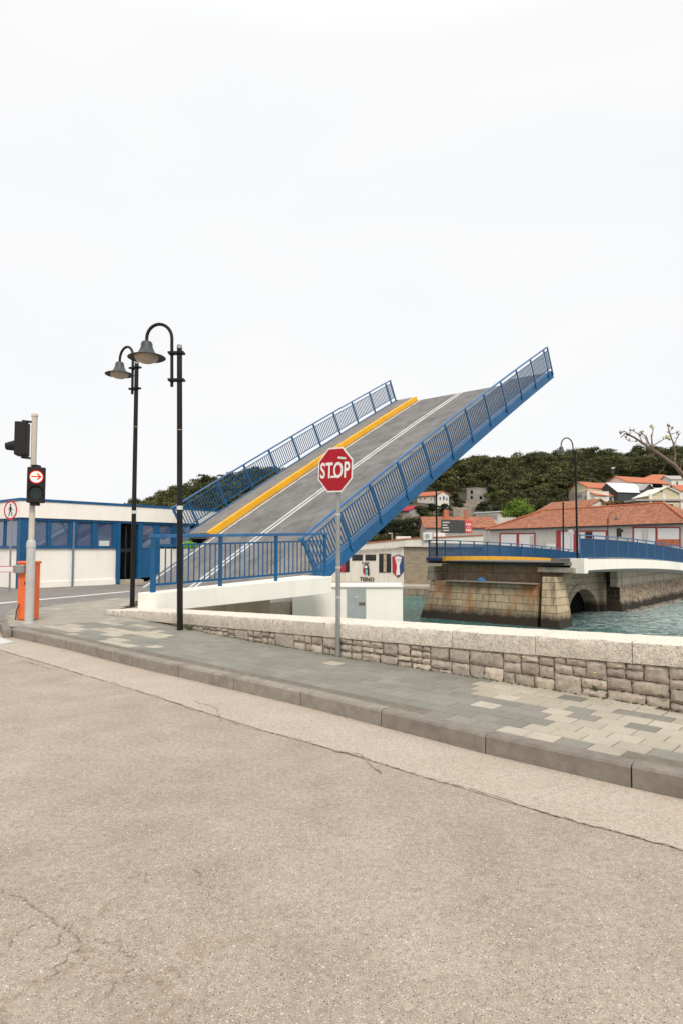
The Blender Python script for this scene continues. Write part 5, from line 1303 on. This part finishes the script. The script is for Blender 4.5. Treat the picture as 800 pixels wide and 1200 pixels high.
for pts,r_,dy in brs:
    P=[bp_(x,y,dy*i/len(pts)) for i,(x,y) in enumerate(pts)]; k=len(P)
    mb=MB(); mb.tube(P,[r_*.72*(1-.5*i/(k-1))*random.uniform(.9,1.2) for i in range(k)],7); e=P[-1]
    mb.lathe([(0,-.1),(.06,-.05),(.075,.02),(.05,.07),(0,.1)],e,7)
    for q in range(6):
        an=random.uniform(0,6.28); s_=P[random.randrange(1,k)]; mb.tube([s_,s_+Vector((math.cos(an)*.22,random.uniform(-.1,.1),abs(math.sin(an))*.28))],[.026,.012],5)
    mb.build('branch',M['bark'],bt,smooth=True)
for x,y in((763,500),(781,513),(728,507),(752,507)):
    c=bp_(x,y); V=crown_arrays([(c.x,c.y,c.z,.2,.2)],26,.07,np.random.default_rng(int(x))); o=bpy.data.objects.new('leaf_tuft',mesh_np('leaf_tuft',V-np.array(bt.location),M['yellow_leaf'] if 'yellow_leaf' in M else M['bright'])); C.objects.link(o); o.parent=bt
# ------------------------------------------------------------------ small street furniture behind the fixed bridge
b_=at(659.5,650,74); dp=thing('dark_pole','slim dark pole rising behind the far railing left of the bridge lamp','pole',tuple(b_)); MB().tube([at(659.5,656,74),at(659.5,589,74)],.09,10).build('shaft',M['pole_black'],dp,smooth=True); MB().lathe([(.11,0),(.12,.1),(0,.2)],at(659.5,590,74),10).build('cap',M['pole_black'],dp)
b_=at(668.5,655,72); rs=thing('round_sign','round grey traffic sign seen from behind among the red doors','sign',tuple(b_)); MB().tube([b_,at(668.5,623,72)],.035,8).build('pole',M['galv'],rs)
p=at(668.5,624.2,71.9); MB().add([(p.x+.38*math.cos(i*.2618),p.y+dy,p.z+.38*math.sin(i*.2618)) for dy in(0,.03) for i in range(24)],[tuple(range(24)),tuple(range(24,48))[::-1]]+[(i,(i+1)%24,24+(i+1)%24,24+i) for i in range(24)]).build('disc',M['post_grey'],rs)
b_=at(712.8,660,78); street_lamp('small hooked street lamp in front of the red tiled roof',b_,at(712.8,607,78).z-b_.z,1.0,R(-10),1.0,stickers=False)
b_=at(723,660,70); t2=thing('traffic_light','small black traffic light seen from behind, right of the bridge lamp','traffic light',tuple(b_)); MB().tube([b_,at(723,619,70)],.05,8).build('pole',M['pole_black'],t2); MB().box(at(725,624,70),(.45,.3,.95)).build('signal_head',M['signal_black'],t2,bevel=.03); MB().box(at(728,622,70),(.3,.2,.25)).build('visor',M['signal_black'],t2)
# ------------------------------------------------------------------ weeds
def weed(px,py,h,label,n=60,flowers=0,z=SW):
    p=gnd(px,py,z); t=thing('weed',label,'weed',tuple(p),'weeds at the foot of the wall'); r=random.Random(int(px)); mb=MB()
    for i in range(n):
        a=r.uniform(0,6.28); b0_=p+Vector((r.uniform(-1,1)*h*.35,r.uniform(-1,1)*h*.15,0)); hh_=h*r.uniform(.3,1); tip=b0_+Vector((math.cos(a)*hh_*.5,math.sin(a)*hh_*.3,hh_)); mid=b0_.lerp(tip,.55)+Vector((0,0,hh_*.12))
        sd=Vector((-math.sin(a),math.cos(a),0))*h*r.uniform(.02,.06); mb.add([b0_,mid+sd,tip,mid-sd],[(0,1,2,3)])
    mb.build('leaves',M['weed'],t)
    for i in range(flowers):
        st=p+Vector((r.uniform(-.06,.04),-.03,h*r.uniform(1.1,1.7))); MB().tube([p,p.lerp(st,.5)+Vector((.01,0,0)),st],.0025,5).build('stem',M['weed'],t)
        MB().lathe([(0,.008),(.014,.006),(.018,0),(0,-.006)],st,8).build('flower',M['yellow_flower'],t)
weed(702,816,.14,'weed with thin stems and yellow flowers at the foot of the wall, right side',70,3)
weed(183,727,.16,'green weed clump left of the nearer street lamp',70)
weed(222,739,.12,'green weed right of the nearer street lamp',50)
weed(590,798,.04,'low moss-like weed at the wall foot near its middle',50); weed(425,772,.04,'low weed at the wall foot right of the STOP sign',40)
weed(70,757,.09,'single weed tuft in the kerb gap at the left',25,0,0.0)
mb=MB()
for i in range(260):
    s=random.uniform(s_of_px(225),s_of_px(790)); p,_=wallpt(s,-random.uniform(.0,.05)); r_=random.uniform(.006,.018)
    mb.box((p.x,p.y,SW+.002),(r_*2.5,r_,.012),random.uniform(0,3))
mb.build('moss',M['moss'],label='dry moss and grit along the foot of the wall',cat='moss',kind='stuff')
# ------------------------------------------------------------------ world and sun
w=bpy.data.worlds.new('World'); bpy.context.scene.world=w; w.use_nodes=True; nt=w.node_tree; bg=nt.nodes['Background']
sky=N(nt,'ShaderNodeTexSky',sky_type='NISHITA'); sky.sun_disc=False; sky.sun_elevation=R(44); sky.sun_rotation=R(165); sky.air_density=1; sky.dust_density=3
tc=N(nt,'ShaderNodeTexCoord').outputs['Generated']
nz=N(nt,'ShaderNodeTexNoise'); nz.inputs['Scale'].default_value=2.2; nz.inputs['Detail'].default_value=5; nz.inputs['Roughness'].default_value=.45; nz.inputs['Distortion'].default_value=.3
mp=N(nt,'ShaderNodeMapping'); mp.inputs['Scale'].default_value=(1,1,3); L(nt,tc,mp.inputs[0]); L(nt,mp.outputs[0],nz.inputs['Vector'])
cl=ramp(nt,nz.outputs['Fac'],[(.3,(9.45,9.6,9.8)),(.7,(10.05,10.02,9.98))])
sx_=N(nt,'ShaderNodeSeparateXYZ'); L(nt,tc,sx_.inputs[0])
gr=N(nt,'ShaderNodeMapRange'); L(nt,sx_.outputs['Z'],gr.inputs[0]); gr.inputs[1].default_value=.64; gr.inputs[2].default_value=1; gr.inputs[3].default_value=1; gr.inputs[4].default_value=1.9
gc=N(nt,'ShaderNodeCombineColor'); [L(nt,gr.outputs[0],gc.inputs[i]) for i in range(3)]
cl=mix(nt,1.0,cl,gc.outputs[0],'MULTIPLY')
L(nt,mix(nt,.965,sky.outputs[0],cl),bg.inputs['Color']); bg.inputs['Strength'].default_value=.1
su=bpy.data.objects.new('sun',bpy.data.lights.new('sun','SUN')); C.objects.link(su); su.data.energy=1.9; su.data.angle=R(20); su.data.color=(1,.95,.87)
az=R(165); el=R(44); v=Vector((math.sin(az)*math.cos(el),math.cos(az)*math.cos(el),math.sin(el))); su.rotation_euler=v.to_track_quat('Z','Y').to_euler()
sc=bpy.context.scene; sc.view_settings.view_transform='Standard'; sc.view_settings.look='None'; sc.view_settings.exposure=0; sc.view_settings.gamma=1
